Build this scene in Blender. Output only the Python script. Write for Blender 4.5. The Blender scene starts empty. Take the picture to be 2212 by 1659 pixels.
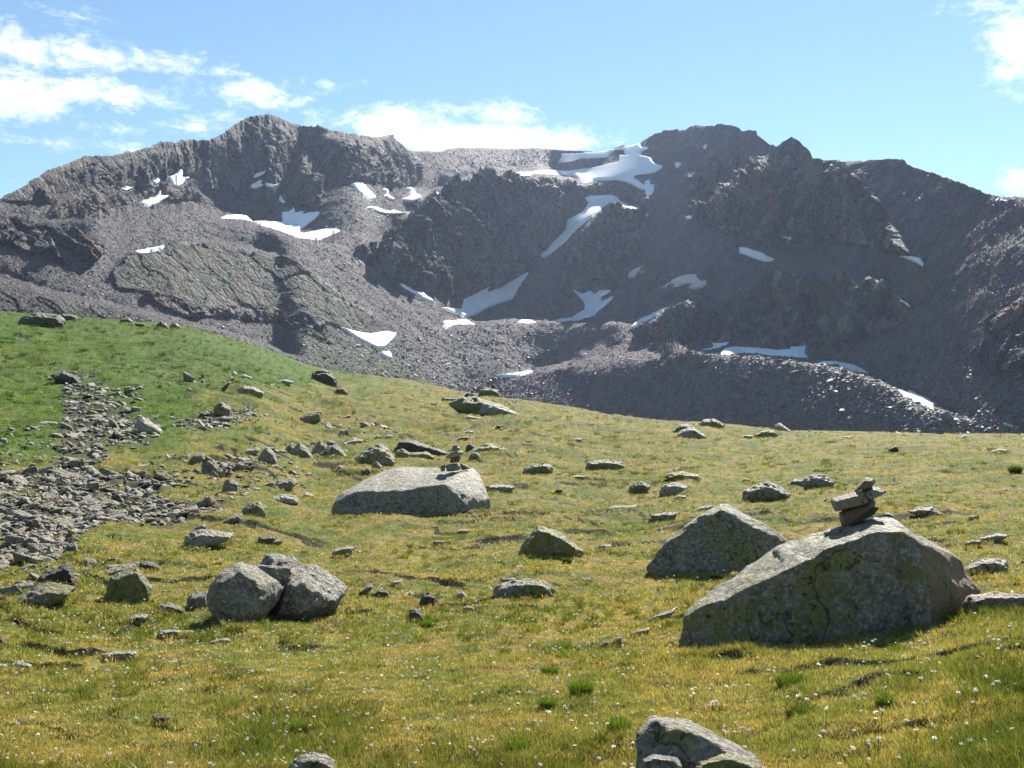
import bpy, bmesh, math, random, time
import numpy as np
from mathutils import Vector, Matrix, noise as mnoise
T0 = time.time()
rng = np.random.default_rng(7)
random.seed(7)
C = bpy.context.scene.collection

# ------------------------------------------------------------------ camera, sky, sun, exposure
FS = 2372.0                      # focal length in survey units (2212 across the frame)
CX, CY, HY = 1106.0, 829.5, 900.0
PITCH = math.atan((HY - CY) / FS)
EYE = 1.6
cam_d = bpy.data.cameras.new('camera')
cam_d.sensor_width = 36.0
cam_d.lens = 36.0 * FS / 2212.0
cam_d.clip_start = 0.05
cam_d.clip_end = 60000
cam = bpy.data.objects.new('camera', cam_d)
C.objects.link(cam)
cam.location = (0, 0, EYE)
cam.rotation_euler = (math.radians(90) + PITCH, 0, 0)
sc = bpy.context.scene
sc.camera = cam
sc.render.engine = 'CYCLES'
sc.view_settings.view_transform = 'Standard'
sc.view_settings.look = 'None'
sc.view_settings.exposure = 1.12
sc.view_settings.gamma = 1.0
sc.cycles.max_bounces = 6
sc.cycles.diffuse_bounces = 2
sc.cycles.glossy_bounces = 2
sc.cycles.transmission_bounces = 2
sc.cycles.transparent_max_bounces = 4
sc.cycles.volume_bounces = 0
sc.cycles.use_denoising = True
sc.cycles.sample_clamp_indirect = 6.0

SUN_AZ, SUN_EL = math.radians(21), math.radians(41)
sun_d = bpy.data.lights.new('sun', 'SUN')
sun_d.energy = 5.0
sun_d.angle = math.radians(0.53)
sun_d.color = (1.0, 0.955, 0.88)
sun = bpy.data.objects.new('sun', sun_d)
C.objects.link(sun)
sd = Vector((math.sin(SUN_AZ) * math.cos(SUN_EL), math.cos(SUN_AZ) * math.cos(SUN_EL), math.sin(SUN_EL)))
sun.rotation_euler = sd.to_track_quat('Z', 'Y').to_euler()
sun.location = (20, 20, 60)


def pxdir(x, y):
    """world direction (unit) of a survey point (x to 2212, y to 1659)"""
    x = np.asarray(x, float); y = np.asarray(y, float)
    a = (x - CX) / FS
    b = -(y - CY) / FS
    cp, sp = math.cos(PITCH), math.sin(PITCH)
    d = np.stack([a, cp - b * sp, sp + b * cp], -1)
    return d / np.linalg.norm(d, axis=-1, keepdims=True)


class NB:
    """node builder"""
    def __init__(s, tree):
        s.t = tree; s.n = tree.nodes; s.l = tree.links
        s.n.clear()

    def new(s, typ, **kw):
        n = s.n.new(typ)
        for k, v in kw.items():
            setattr(n, k, v)
        return n

    def link(s, a, b):
        s.l.new(a, b)

    def _in(s, sock, v):
        if isinstance(v, bpy.types.NodeSocket):
            s.l.new(v, sock)
        elif v is not None:
            sock.default_value = v

    def math(s, op, a, b=None, clamp=False, c=None):
        n = s.new('ShaderNodeMath', operation=op, use_clamp=clamp)
        s._in(n.inputs[0], a); s._in(n.inputs[1], b)
        if c is not None:
            s._in(n.inputs[2], c)
        return n.outputs[0]

    def vmath(s, op, a, b=None):
        n = s.new('ShaderNodeVectorMath', operation=op)
        s._in(n.inputs[0], a)
        if b is not None:
            s._in(n.inputs[1], b)
        return n.outputs['Value'] if op in ('LENGTH', 'DOT_PRODUCT', 'DISTANCE') else n.outputs[0]

    def mix(s, f, a, b, blend='MIX'):
        n = s.new('ShaderNodeMix', data_type='RGBA', blend_type=blend)
        s._in(n.inputs[0], f)
        s._in(n.inputs[6], a if not isinstance(a, tuple) else (*a, 1)[:4])
        s._in(n.inputs[7], b if not isinstance(b, tuple) else (*b, 1)[:4])
        return n.outputs[2]

    def noise(s, vec, scale, detail=4, rough=0.5, dist=0.0):
        n = s.new('ShaderNodeTexNoise')
        s._in(n.inputs['Vector'], vec)
        n.inputs['Scale'].default_value = scale
        n.inputs['Detail'].default_value = detail
        n.inputs['Roughness'].default_value = rough
        n.inputs['Distortion'].default_value = dist
        return n.outputs[0]

    def voronoi(s, vec, scale, feature='F1', out='Distance'):
        n = s.new('ShaderNodeTexVoronoi', feature=feature)
        s._in(n.inputs['Vector'], vec)
        n.inputs['Scale'].default_value = scale
        return n.outputs[out]

    def ramp(s, f, lo, hi, a=0.0, b=1.0, smooth=True):
        n = s.new('ShaderNodeMapRange', interpolation_type='SMOOTHSTEP' if smooth else 'LINEAR')
        s._in(n.inputs[0], f)
        n.inputs[1].default_value = lo; n.inputs[2].default_value = hi
        n.inputs[3].default_value = a; n.inputs[4].default_value = b
        return n.outputs[0]

    def attr(s, name, out='Fac'):
        n = s.new('ShaderNodeAttribute', attribute_name=name)
        return n.outputs[out]

    def mapping(s, vec, scale=(1, 1, 1), rot=(0, 0, 0)):
        n = s.new('ShaderNodeMapping')
        s._in(n.inputs[0], vec)
        n.inputs['Scale'].default_value = scale
        n.inputs['Rotation'].default_value = rot
        return n.outputs[0]

    def bump(s, h, strength, dist, normal=None):
        n = s.new('ShaderNodeBump')
        n.inputs['Strength'].default_value = strength
        n.inputs['Distance'].default_value = dist
        s._in(n.inputs['Height'], h)
        if normal is not None:
            s.link(normal, n.inputs['Normal'])
        return n.outputs[0]


# the sky: Nishita air with thin clouds seen against it
world = bpy.data.worlds.new('World')
sc.world = world
world.use_nodes = True
world.cycles.sampling_method = 'MANUAL'
world.cycles.sample_map_resolution = 512
W = NB(world.node_tree)
skyn = W.new('ShaderNodeTexSky', sky_type='NISHITA')
skyn.sun_disc = False
skyn.sun_elevation = SUN_EL
skyn.sun_rotation = SUN_AZ
skyn.altitude = 2400
skyn.air_density = 1.0
skyn.dust_density = 0.2
skyn.ozone_density = 1.6
tc = W.new('ShaderNodeTexCoord')
sepw = W.new('ShaderNodeSeparateXYZ'); W.link(tc.outputs['Generated'], sepw.inputs[0])
azi = W.math('ARCTAN2', sepw.outputs[0], sepw.outputs[1])
ele = W.math('ARCSINE', sepw.outputs[2])
comb = W.new('ShaderNodeCombineXYZ')
W.link(azi, comb.inputs[0]); W.link(ele, comb.inputs[1])
ae = comb.outputs[0]
# (x, y, half width, half height, strength) in survey units
CLOUDS = [(30, 108, 110, 26, 1.1), (180, 118, 200, 38, .95), (40, 205, 130, 62, 1.5), (190, 195, 190, 42, 1.15),
          (345, 130, 110, 30, .9), (470, 152, 90, 14, .6), (550, 203, 130, 34, .95), (700, 186, 26, 9, .5),
          (240, 278, 70, 13, .55), (90, 308, 110, 15, .55), (415, 275, 95, 22, .7), (260, 318, 110, 14, .5),
          (500, 255, 60, 18, .5), (850, 262, 190, 42, 1.35), (1010, 300, 330, 44, 1.9), (1090, 250, 100, 34, 1.1),
          (1190, 308, 170, 24, 1.5), (690, 180, 60, 10, .45), (2205, 80, 75, 100, 1.3), (2140, 10, 90, 30, .7), (2195, 395, 42, 34, 1.2),
          (10, 65, 60, 26, .6), (180, 38, 70, 14, .35), (2230, 200, 40, 30, .5),
          (-300, 180, 260, 90, 1.2), (2520, 60, 260, 150, 1.3), (-250, 330, 200, 40, .8)]
field = None
for cx, cy, rx, ry, st in CLOUDS:
    d = pxdir(cx, cy)
    a0, e0 = math.atan2(d[0], d[1]), math.asin(d[2])
    v = W.vmath('SUBTRACT', ae, (a0, e0, 0))
    v = W.vmath('MULTIPLY', v, (FS / rx, FS / ry, 0))
    g = W.math('MULTIPLY', W.math('SUBTRACT', 1.0, W.vmath('LENGTH', v)), st)
    field = g if field is None else W.math('SMOOTH_MAX', field, g, c=0.25)
na = W.mapping(ae, (1, 1.9, 1), (0, 0, 0.12))
n1 = W.noise(na, 22, 7, .66, .6)
n2 = W.noise(na, 75, 6, .66, .4)
nn = W.math('ADD', W.math('MULTIPLY', W.math('SUBTRACT', n1, .5), 3.6), W.math('MULTIPLY', W.math('SUBTRACT', n2, .5), 2.2))
cl = W.math('ADD', W.math('MULTIPLY', field, 1.22), nn)
dens = W.ramp(cl, -0.1, 1.75)
# clouds elsewhere in the sky, out of the picture
skyc = W.vmath('SCALE', skyn.outputs[0]); skyc.node.inputs['Scale'].default_value = 0.078
tint = W.mix(1.0, skyc, (0.93, 1.05, 0.96), 'MULTIPLY')
cloudc = (.66, .685, .69)
colr = W.mix(dens, tint, cloudc)
bg = W.new('ShaderNodeBackground')
W.link(colr, bg.inputs[0]); bg.inputs[1].default_value = 1.0
wo = W.new('ShaderNodeOutputWorld'); W.link(bg.outputs[0], wo.inputs[0])


# ------------------------------------------------------------------ numeric helpers
def _hash(ix, iy, iz, seed):
    h = (ix.astype(np.uint32) * np.uint32(374761393) + iy.astype(np.uint32) * np.uint32(668265263)
         + iz.astype(np.uint32) * np.uint32(2246822519) + np.uint32((seed * 3266489917) & 0xffffffff))
    h ^= h >> np.uint32(15); h *= np.uint32(2246822519); h ^= h >> np.uint32(13); h *= np.uint32(3266489917); h ^= h >> np.uint32(16)
    return h.astype(np.float32) * np.float32(2.0 / 4294967295.0) - np.float32(1)


def vnoise(P, seed=0):
    """value noise, -1..1"""
    P = np.asarray(P, np.float64)
    i = np.floor(P).astype(np.int64); f = (P - i).astype(np.float32)
    u = f * f * f * (f * (f * 6 - 15) + 10)
    r = 0
    for dx in (0, 1):
        wx = u[..., 0] if dx else 1 - u[..., 0]
        for dy in (0, 1):
            wy = u[..., 1] if dy else 1 - u[..., 1]
            for dz in (0, 1):
                wz = u[..., 2] if dz else 1 - u[..., 2]
                r = r + wx * wy * wz * _hash(i[..., 0] + dx, i[..., 1] + dy, i[..., 2] + dz, seed)
    return r


ROT = np.array([[0.8, 0.36, -0.48], [-0.6, 0.48, -0.64], [0.0, 0.8, 0.6]])


def fbm(P, octaves=4, seed=0, ridged=False, gain=0.5):
    P = np.asarray(P, float)
    a, r, tot = 1.0, 0, 0
    for o in range(octaves):
        n = vnoise(P, seed + o * 17)
        if ridged:
            n = 1 - 2 * np.abs(n)
        r = r + a * n; tot += a
        P = P @ ROT.T * 2.03 + 13.7
        a *= gain
    return r / tot


def facets(P_, seed=0):
    """angular broken blocks: every cell is a tilted plane"""
    P_ = np.asarray(P_, float)
    b0 = np.floor(P_ - .5).astype(np.int64)
    best = np.full(P_.shape[:-1], 1e9); val = np.zeros(P_.shape[:-1])
    for dx in (0, 1):
        for dy in (0, 1):
            for dz in (0, 1):
                i = b0 + np.array([dx, dy, dz])
                c = [i[..., k] + .5 + .36 * _hash(i[..., 0], i[..., 1], i[..., 2], seed + 31 * k) for k in range(3)]
                d = [P_[..., k] - c[k] for k in range(3)]
                q = d[0] ** 2 + d[1] ** 2 + d[2] ** 2
                t = sum(d[k] * _hash(i[..., 0], i[..., 1], i[..., 2], seed + 101 + 37 * k) for k in range(3))
                v_ = .55 * _hash(i[..., 0], i[..., 1], i[..., 2], seed + 7) + 1.5 * t
                m = q < best
                best = np.where(m, q, best); val = np.where(m, v_, val)
    return val


def inpoly(px, py, poly):
    """vectorised point in polygon"""
    poly = np.asarray(poly, float)
    px = np.asarray(px, float); py = np.asarray(py, float)
    ins = np.zeros(px.shape, bool)
    x0, y0 = poly.min(0); x1, y1 = poly.max(0)
    bb = (px >= x0) & (px <= x1) & (py >= y0) & (py <= y1)
    if not bb.any():
        return ins
    qx, qy = px[bb], py[bb]
    r = np.zeros(qx.shape, bool)
    n = len(poly)
    for k in range(n):
        ax, ay = poly[k]; bx, by = poly[(k + 1) % n]
        if ay == by:
            continue
        c = ((ay > qy) != (by > qy)) & (qx < (bx - ax) * (qy - ay) / (by - ay) + ax)
        r ^= c
    ins[bb] = r
    return ins


def polydist(px, py, poly, closed=True):
    poly = np.asarray(poly, float)
    d = np.full(np.shape(px), 1e9)
    n = len(poly)
    for k in range(n if closed else n - 1):
        a = poly[k]; b = poly[(k + 1) % n]
        ab = b - a
        L = (ab ** 2).sum() + 1e-9
        t = np.clip(((px - a[0]) * ab[0] + (py - a[1]) * ab[1]) / L, 0, 1)
        d = np.minimum(d, np.hypot(px - a[0] - t * ab[0], py - a[1] - t * ab[1]))
    return d


def blur(A, k, axis):
    """box blur twice, edge padded"""
    if k < 1:
        return A
    for _ in range(2):
        pad = [(0, 0)] * A.ndim
        pad[axis] = (k + 1, k)
        B = np.cumsum(np.pad(A, pad, mode='edge'), axis=axis)
        n = A.shape[axis]
        A = (np.take(B, range(2 * k + 1, 2 * k + 1 + n), axis) - np.take(B, range(0, n), axis)) / (2 * k + 1)
    return A


def sstep(x, a, b):
    t = np.clip((x - a) / (b - a), 0, 1)
    return t * t * (3 - 2 * t)


def mesh_np(name, V, F, mats=(), smooth=False, attrs=None, parent=None, link=True):
    """V (n,3); F list of int arrays, each (m,k)"""
    me = bpy.data.meshes.new(name)
    V = np.ascontiguousarray(V, np.float32)
    Fs = [np.asarray(f, np.int32) for f in (F if isinstance(F, list) else [F])]
    me.vertices.add(len(V)); me.vertices.foreach_set('co', V.ravel())
    nl = sum(f.size for f in Fs); nf = sum(len(f) for f in Fs)
    me.loops.add(nl); me.loops.foreach_set('vertex_index', np.concatenate([f.ravel() for f in Fs]))
    tot = np.concatenate([np.full(len(f), f.shape[1], np.int32) for f in Fs])
    st = np.concatenate([[0], np.cumsum(tot)[:-1]]).astype(np.int32)
    me.polygons.add(nf); me.polygons.foreach_set('loop_start', st)
    me.polygons.foreach_set('use_smooth', np.full(nf, smooth))
    me.update(calc_edges=True)
    for k, (kind, val) in (attrs or {}).items():
        a = me.attributes.new(k, kind, 'POINT')
        if kind == 'FLOAT':
            a.data.foreach_set('value', np.ascontiguousarray(val, np.float32).ravel())
        else:
            a.data.foreach_set('color', np.ascontiguousarray(val, np.float32).ravel())
    for m in mats:
        me.materials.append(m)
    o = bpy.data.objects.new(name, me)
    if link:
        C.objects.link(o)
    if parent:
        o.parent = parent
    return o


def grid_faces(nr, nc, keep=None):
    i = np.arange(nr - 1)[:, None] * nc + np.arange(nc - 1)[None]
    q = np.stack([i, i + 1, i + nc + 1, i + nc], -1)
    if keep is not None:
        return q[keep]
    return q.reshape(-1, 4)


def tag(o, label=None, cat=None, group=None, kind=None):
    if kind: o['kind'] = kind
    if label: o['label'] = label
    if cat: o['category'] = cat
    if group: o['group'] = group
    return o


def new_mat(name):
    m = bpy.data.materials.new(name)
    m.use_nodes = True
    n = NB(m.node_tree)
    out = n.new('ShaderNodeOutputMaterial')
    return m, n, out


# survey sheets: each named window of the survey maps to (x, y)
SHEETS = {'S': (0, 0, 1.0), 'a': (0, 216, .34177), 'b': (702, 216, .34177), 'c': (1431, 216, .353), 'd': (0, 648, .34177),
          'e': (702, 648, .34177), 'f': (1431, 648, .353), 'g': (0, 1118.9, .34177), 'h': (702, 1118.9, .34177),
          'i': (1431, 1118.9, .353), 'A': (1782, 1015.2, .08465), 'B': (918, 939.6, .07812), 'D': (950.4, 810, .08788), 'E': (1350, 1512, .15624)}


def P(sheet, txt):
    """'x,y x,y ...' on a survey sheet -> array in survey units"""
    ox, oy, s = SHEETS[sheet]
    a = np.array([[float(v) for v in p.split(',')] for p in txt.split()])
    a[:, :2] = a[:, :2] * s + (ox, oy)
    return a
# ------------------------------------------------------------------ lines of the land
SKY = np.vstack([[(-1200, 760), (-700, 660), (-400, 570), (-150, 480)],
    P('a', '0,625 75,595 150,550 220,500 270,465 320,440 400,415 450,395 520,368 545,355 600,352 640,360 715,350 760,345 820,322 840,330 900,308 960,290 1020,268 1060,262 1100,268 1180,255 1290,250 1350,248 1400,222 1450,182 1520,130 1580,102 1650,92 1720,90 1760,108 1830,140 1890,165 1960,165 2010,162 2040,180 2100,195'),
    P('b', '60,192 150,210 250,230 340,232 380,222 430,218 440,245 470,270 510,305 560,326 740,325 770,310 850,300 930,305 1000,303 1150,310 1330,305 1420,312 1530,320 1700,325 1780,318 1840,302 1880,285 1910,293 1930,290 1990,278 2000,262 2040,240 2100,208 2160,192'),
    P('c', '0,190 60,185 130,178 200,155 260,158 310,155 350,145 420,152 460,165 510,190 545,185 575,188 580,210 610,235 650,262 700,285 725,262 750,245 790,228 820,240 850,265 880,290 905,320 920,352 960,355 1000,370 1060,362 1100,378 1200,378 1260,372 1330,365 1420,362 1480,370 1500,390 1560,415 1640,440 1700,465 1780,490 1880,525 1960,560 2060,590 2130,590 2212,595'),
    [(2350, 450), (2600, 520), (3000, 600), (3600, 720)]])
EDGE = np.array([(-4200, 760), (-1200, 700), (-400, 660), (0, 672), (60, 677), (130, 682), (200, 687), (260, 690), (330, 695), (400, 705), (470, 722), (540, 742), (600, 762),
    (650, 782), (700, 797), (740, 803), (805, 810), (870, 820), (930, 831), (985, 842), (1030, 849), (1078, 856), (1146, 866), (1215, 877), (1283, 889), (1351, 899),
    (1431, 907), (1565, 916), (1678, 927), (1731, 932), (1855, 933), (1960, 936), (2212, 937), (2600, 925), (3400, 900), (6400, 860)])


def sky_y(x):
    x = np.asarray(x, float)
    q = np.stack([x / 16, 0 * x, 0 * x], -1)
    j = 2.6 * fbm(q, 4, 701, gain=.62) + 1.6 * facets(q * 1.6, 702)
    return np.interp(x, SKY[:, 0], SKY[:, 1]) + j * (1 - .75 * sstep(x, 870, 920) * (1 - sstep(x, 1390, 1420)))


def edge_y(x):
    return np.interp(x, EDGE[:, 0], EDGE[:, 1])


# ------------------------------------------------------------------ meadow
YB = 1800.0
# columns of (image row, distance in metres)
COLS = {
    -1200: [(700, 95), (760, 62), (900, 32), (1000, 22), (1100, 16), (1200, 12.5), (1300, 10), (1400, 8.2), (1500, 6.9), (1659, 5.3), (1800, 4.4)],
    0: [(672, 88), (740, 64), (800, 50), (900, 34), (1000, 24), (1100, 17.5), (1200, 13.3), (1300, 10.5), (1400, 8.5), (1500, 7.0), (1659, 5.4), (1800, 4.45)],
    300: [(692, 88), (760, 62), (820, 48), (900, 36), (1000, 25), (1100, 18), (1200, 13.6), (1300, 10.6), (1400, 8.5), (1500, 6.95), (1659, 5.3), (1800, 4.4)],
    600: [(762, 88), (800, 62), (840, 52), (900, 41), (1000, 27), (1100, 18.7), (1200, 13.8), (1300, 10.6), (1400, 8.4), (1500, 6.8), (1659, 5.2), (1800, 4.35)],
    850: [(817, 84), (860, 58), (900, 45), (1000, 29), (1100, 19), (1200, 13.8), (1300, 10.5), (1400, 8.2), (1500, 6.6), (1659, 5.1), (1800, 4.3)],
    1200: [(875, 66), (920, 45), (1000, 30), (1100, 19), (1200, 13.5), (1300, 10.2), (1400, 7.9), (1500, 6.35), (1659, 4.9), (1800, 4.15)],
    1550: [(915, 54), (950, 39), (1000, 29), (1100, 18.5), (1200, 13.0), (1300, 9.8), (1400, 7.5), (1500, 5.9), (1659, 4.5), (1800, 3.85)],
    1850: [(933, 50), (960, 36), (1000, 27.5), (1100, 17.5), (1200, 12.2), (1300, 9.0), (1400, 6.9), (1500, 5.4), (1659, 4.15), (1800, 3.55)],
    2212: [(937, 47), (970, 33), (1000, 26.5), (1100, 16.5), (1200, 11.5), (1300, 8.1), (1400, 6.1), (1500, 4.9), (1659, 3.85), (1800, 3.35)],
    3000: [(912, 47), (970, 33), (1000, 26.5), (1100, 16.0), (1200, 11), (1300, 7.7), (1400, 5.8), (1500, 4.7), (1659, 3.7), (1800, 3.2)],
}
TT = np.linspace(0, 1, 160)
_tab = []
for cx_, rows in COLS.items():
    e = rows[0][0]
    t = [((y - e) / (YB - e)) for y, r in rows]
    # resample on sqrt-spaced t so the far part is fine
    _tab.append(np.interp(TT ** 1.6, t, np.log([r for y, r in rows])))
TAB = blur(np.array(_tab), 3, 1)
TAB[:, 0] = [math.log(r[0][1]) for r in COLS.values()]
COLX = np.array(list(COLS.keys()), float)


def meadow_D(x, y):
    """distance along the sight line of survey point (x, y) to the meadow"""
    x = np.asarray(x, float); y = np.asarray(y, float)
    e = edge_y(x)
    t = np.clip((y - e) / (YB - e), 0, 1) ** (1 / 1.6) * (len(TT) - 1)
    xi = np.clip(x, COLX[0], COLX[-1])
    k = np.clip(np.searchsorted(COLX, xi, side='right') - 1, 0, len(COLX) - 2)
    u = (xi - COLX[k]) / (COLX[k + 1] - COLX[k]); u = u * u * (3 - 2 * u)
    j = np.clip(t.astype(int), 0, len(TT) - 2); w = t - j
    def at(kk):
        return TAB[kk, j] * (1 - w) + TAB[kk, j + 1] * w
    return np.exp(at(k) * (1 - u) + at(k + 1) * u)


CAM = np.array([0, 0, EYE])


def hummock(X, Y):
    """height of the turf's humps and hollows, and the bare hollow mask"""
    Pn = np.stack([X, Y, np.zeros_like(X)], -1)
    R = np.hypot(X, Y)
    h = 0.042 * fbm(Pn * 2.2, 3, 3)
    h += 0.08 * np.clip(R / 14, .35, 4.0) * fbm(Pn * np.array([.5, .75, 1]), 3, 9)
    h += 0.018 * fbm(Pn * 8, 2, 21)
    # terracettes: low broken steps facing downhill, risers coloured for dark peat and the shade of undercut turf
    hol = np.zeros_like(X)
    for fq, A, r0, r1, q, sd in ((1.05, .050, -1, 22, .85, 41), (.55, .085, 9, 1e9, .38, 61)):
        fade = (sstep(R, r0, r0 + 8) if r0 > 0 else 1.0) * (1 - sstep(R, r1, r1 * 1.3) if r1 < 1e8 else 1.0)
        ph = Y * fq + .35 * fq * X + 1.3 * fbm(Pn * q, 3, sd)
        cell = np.floor(ph); fr = ph - cell
        mk = sstep(fbm(np.stack([X * q * 1.5, cell * 7.7, 0 * X], -1), 2, sd + 3), .0, .2) * sstep(fbm(Pn * q * .35, 2, sd + 5), -.25, .10) * fade
        prof = np.where(fr < .11, sstep(fr, 0, .11), 1 - (fr - .11) / .89)
        h += A * mk * (prof - .4)
        hol = np.maximum(hol, mk * sstep(fr, -.01, .02) * (1 - sstep(fr, .07, .12)))
        hol = np.maximum(hol, .6 * mk * sstep(fr, .975, .99))
    return h, hol


def meadow_pos(x, y, full=False):
    D = meadow_D(x, y)
    p = CAM + pxdir(x, y) * D[..., None]
    h, hol = hummock(p[..., 0], p[..., 1])
    fade = sstep(np.asarray(y, float) - edge_y(x), 0, 14)
    p[..., 2] += h * (0.35 + .65 * fade)
    return (p, D, hol) if full else p


_fx = np.arange(-420, 2640, 2.2)
gx = np.concatenate([-960 - np.geomspace(6, 3100, 55)[::-1], np.arange(-960, -420, 5.0), _fx, np.arange(2642, 3200, 5.0), 3200 + np.geomspace(6, 3100, 55)])
NROW = 470
tt = np.linspace(0, 1, NROW) ** 1.0
GX, TG = np.meshgrid(gx, tt)
GY = edge_y(GX) + (YB - edge_y(GX)) * TG
mp, mD, mhol = meadow_pos(GX, GY, True)
# behind the crest the ground rolls over and falls into the valley
e_dir = pxdir(GX[0], GY[0]); hd = np.hypot(e_dir[:, 0], e_dir[:, 1])
De = mD[0] * hd
slope_e = e_dir[:, 2] / hd
az_u = e_dir[:, :2] / hd[:, None]
back = []
for k, dd in enumerate(np.concatenate([np.geomspace(.3, 30, 16), np.geomspace(42, 420, 12)])):
    z = mp[0, :, 2] + dd * slope_e - .05 * dd - .16 * np.minimum(dd, 40) ** 2 / 60 - .12 * max(dd - 40, 0)
    q = np.concatenate([az_u * (De + dd)[:, None], z[:, None]], 1)
    back.append(q)
back = np.array(back)[::-1]
# the ground at the photographer's feet and behind
near = []
last = mp[-1]
for f in (.8, .6, .4, .2, .02):
    q = last * f; q[:, 2] = last[:, 2] * f + (1 - f) * (0.0)
    near.append(q)
near = np.array(near)
allp = np.concatenate([back, mp, near], 0)
nb, nn_ = len(back), len(near)
holA = np.concatenate([np.zeros((nb, len(gx))), mhol, np.zeros((nn_, len(gx)))], 0)

# stone fields (survey outlines)
FIELDS = [
    (P('d', '330,455 500,468 610,480 560,540 700,560 860,590 930,640 800,630 660,610 640,640 740,650 800,690 720,700 860,730 960,780 1010,830 920,900 760,905 640,880 520,850 440,790 420,700 400,640 400,580 360,500'), 1.0),
    (P('d', '420,700 520,850 640,900 700,980 600,1060 470,1130 330,1120 400,980 380,860'), .5),
    (P('d', '1080,800 1090,765 1300,770 1280,730 1450,715 1600,690 1665,720 1560,780 1380,825 1200,850 1130,845'), .9),
    (P('d', '-60,1150 120,1120 250,1105 400,1080 560,1125 760,1105 1000,1115 1150,1150 1010,1210 900,1250 700,1300 760,1400 620,1440 500,1490 470,1540 430,1600 300,1640 150,1680 -60,1700'), 1.0),
    (P('d', '900,1250 1050,1240 1200,1290 1300,1265 1450,1265 1350,1330 1220,1390 1170,1430 1000,1440 850,1430 700,1400 700,1300'), .8),
    (P('d', '1280,1090 1370,1040 1480,1005 1640,1000 1660,1040 1500,1080 1340,1115'), .8),
    (P('d', '1700,960 1900,900 2150,890 2212,930 2212,990 1900,1010 1720,1030'), .29),
    (P('d', '-60,850 120,790 330,800 520,860 760,900 700,960 640,1010 560,1120 120,1120 -60,1130'), .28),
    (P('d', '850,1040 1270,960 1300,1060 1900,1050 2000,1150 1700,1220 1500,1260 1150,1150 900,1110'), .26),
    (P('d', '1050,380 1500,450 1900,490 1880,570 1500,600 1150,600 800,560 900,480'), .10),
    (P('g', '0,400 180,300 420,250 650,250 900,270 1040,330 700,420 520,460 300,480 60,560 0,560'), .16),
    (P('e', '0,760 200,740 420,800 500,880 350,900 100,900 0,920'), .25),
]


def field_mask(x, y):
    m = np.zeros(np.shape(x))
    for poly, dns in FIELDS:
        m = np.maximum(m, inpoly(x, y, poly) * dns)
    return m


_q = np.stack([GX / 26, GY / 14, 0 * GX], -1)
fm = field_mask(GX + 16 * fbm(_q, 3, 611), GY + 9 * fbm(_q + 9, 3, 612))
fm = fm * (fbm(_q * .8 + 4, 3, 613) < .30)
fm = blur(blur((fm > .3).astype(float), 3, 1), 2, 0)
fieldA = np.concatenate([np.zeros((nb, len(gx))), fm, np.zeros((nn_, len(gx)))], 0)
# how lush the turf is: the left hill is greener
def lush(x, y):
    x = np.asarray(x, float); y = np.asarray(y, float)
    w = fbm(np.stack([x / 90, y / 45, 0 * x], -1), 3, 631)
    a = sstep(1080 - y - .22 * x + 130 * w, -20, 150) * sstep(-x + 220 * w, -1000, -560) * np.clip(1.1 + .45 * w, 0, 1)
    return np.clip(a, 0, 1)
lushA = np.concatenate([np.repeat(lush(GX[0], GY[0])[None], nb, 0), lush(GX, GY), np.zeros((nn_, len(gx)))], 0)

m_ground, n, out = new_mat('meadow turf')
geo = n.new('ShaderNodeNewGeometry').outputs['Position']
n_a = n.noise(geo, .9, 4, .6); n_b = n.noise(geo, 2.2, 5, .65); n_c = n.noise(geo, 14, 5, .7)
gold = n.mix(n.ramp(n_c, .35, .7), (.17, .125, .030), (.26, .19, .055))
green = n.mix(n.ramp(n_c, .35, .7), (.07, .095, .014), (.11, .14, .026))
f = n.math('ADD', n.math('MULTIPLY', n_a, .55), n.math('MULTIPLY', n_b, .45))
turf = n.mix(n.ramp(f, .44, .58), green, gold)
lg = n.mix(n.ramp(n_b, .3, .7), (.030, .080, .004), (.06, .12, .008))
turf = n.mix(n.math('MULTIPLY', n.attr('lush'), .9), turf, lg)
soil_shade = n.mix(n.ramp(n_c, .4, .7), (.010, .008, .004), (.030, .021, .010))  # near-black: peat plus painted shade under the overhanging turf
col = n.mix(n.ramp(n.math('ADD', n.attr('hollow'), n.math('MULTIPLY', n.math('SUBTRACT', n_c, .5), .8)), .35, .6), turf, soil_shade)
col = n.mix(n.math('MULTIPLY', n.attr('field'), n.ramp(n_b, .42, .6, 1, .55)), col, (.035, .032, .022))  # dark soil among the field stones, shade of their gaps painted in
col = n.mix(n.ramp(n_c, .35, .55, .4, 0), col, (.02, .022, .008))
h = n.math('ADD', n.math('MULTIPLY', n_b, 1.0), n.math('MULTIPLY', n_c, .45))
b = n.new('ShaderNodeBsdfPrincipled')
n.link(col, b.inputs['Base Color']); b.inputs['Roughness'].default_value = .9
b.inputs['Specular IOR Level'].default_value = .15
n.link(n.bump(h, .9, .06), b.inputs['Normal'])
n.link(b.outputs[0], out.inputs[0])
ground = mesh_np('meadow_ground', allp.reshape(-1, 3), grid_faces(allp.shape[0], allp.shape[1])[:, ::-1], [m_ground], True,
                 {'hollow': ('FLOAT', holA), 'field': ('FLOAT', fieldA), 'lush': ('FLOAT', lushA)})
tag(ground, 'grassy alpine meadow with yellow green turf', kind='structure')
print('ground', len(allp.reshape(-1, 3)), time.time() - T0)

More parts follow.
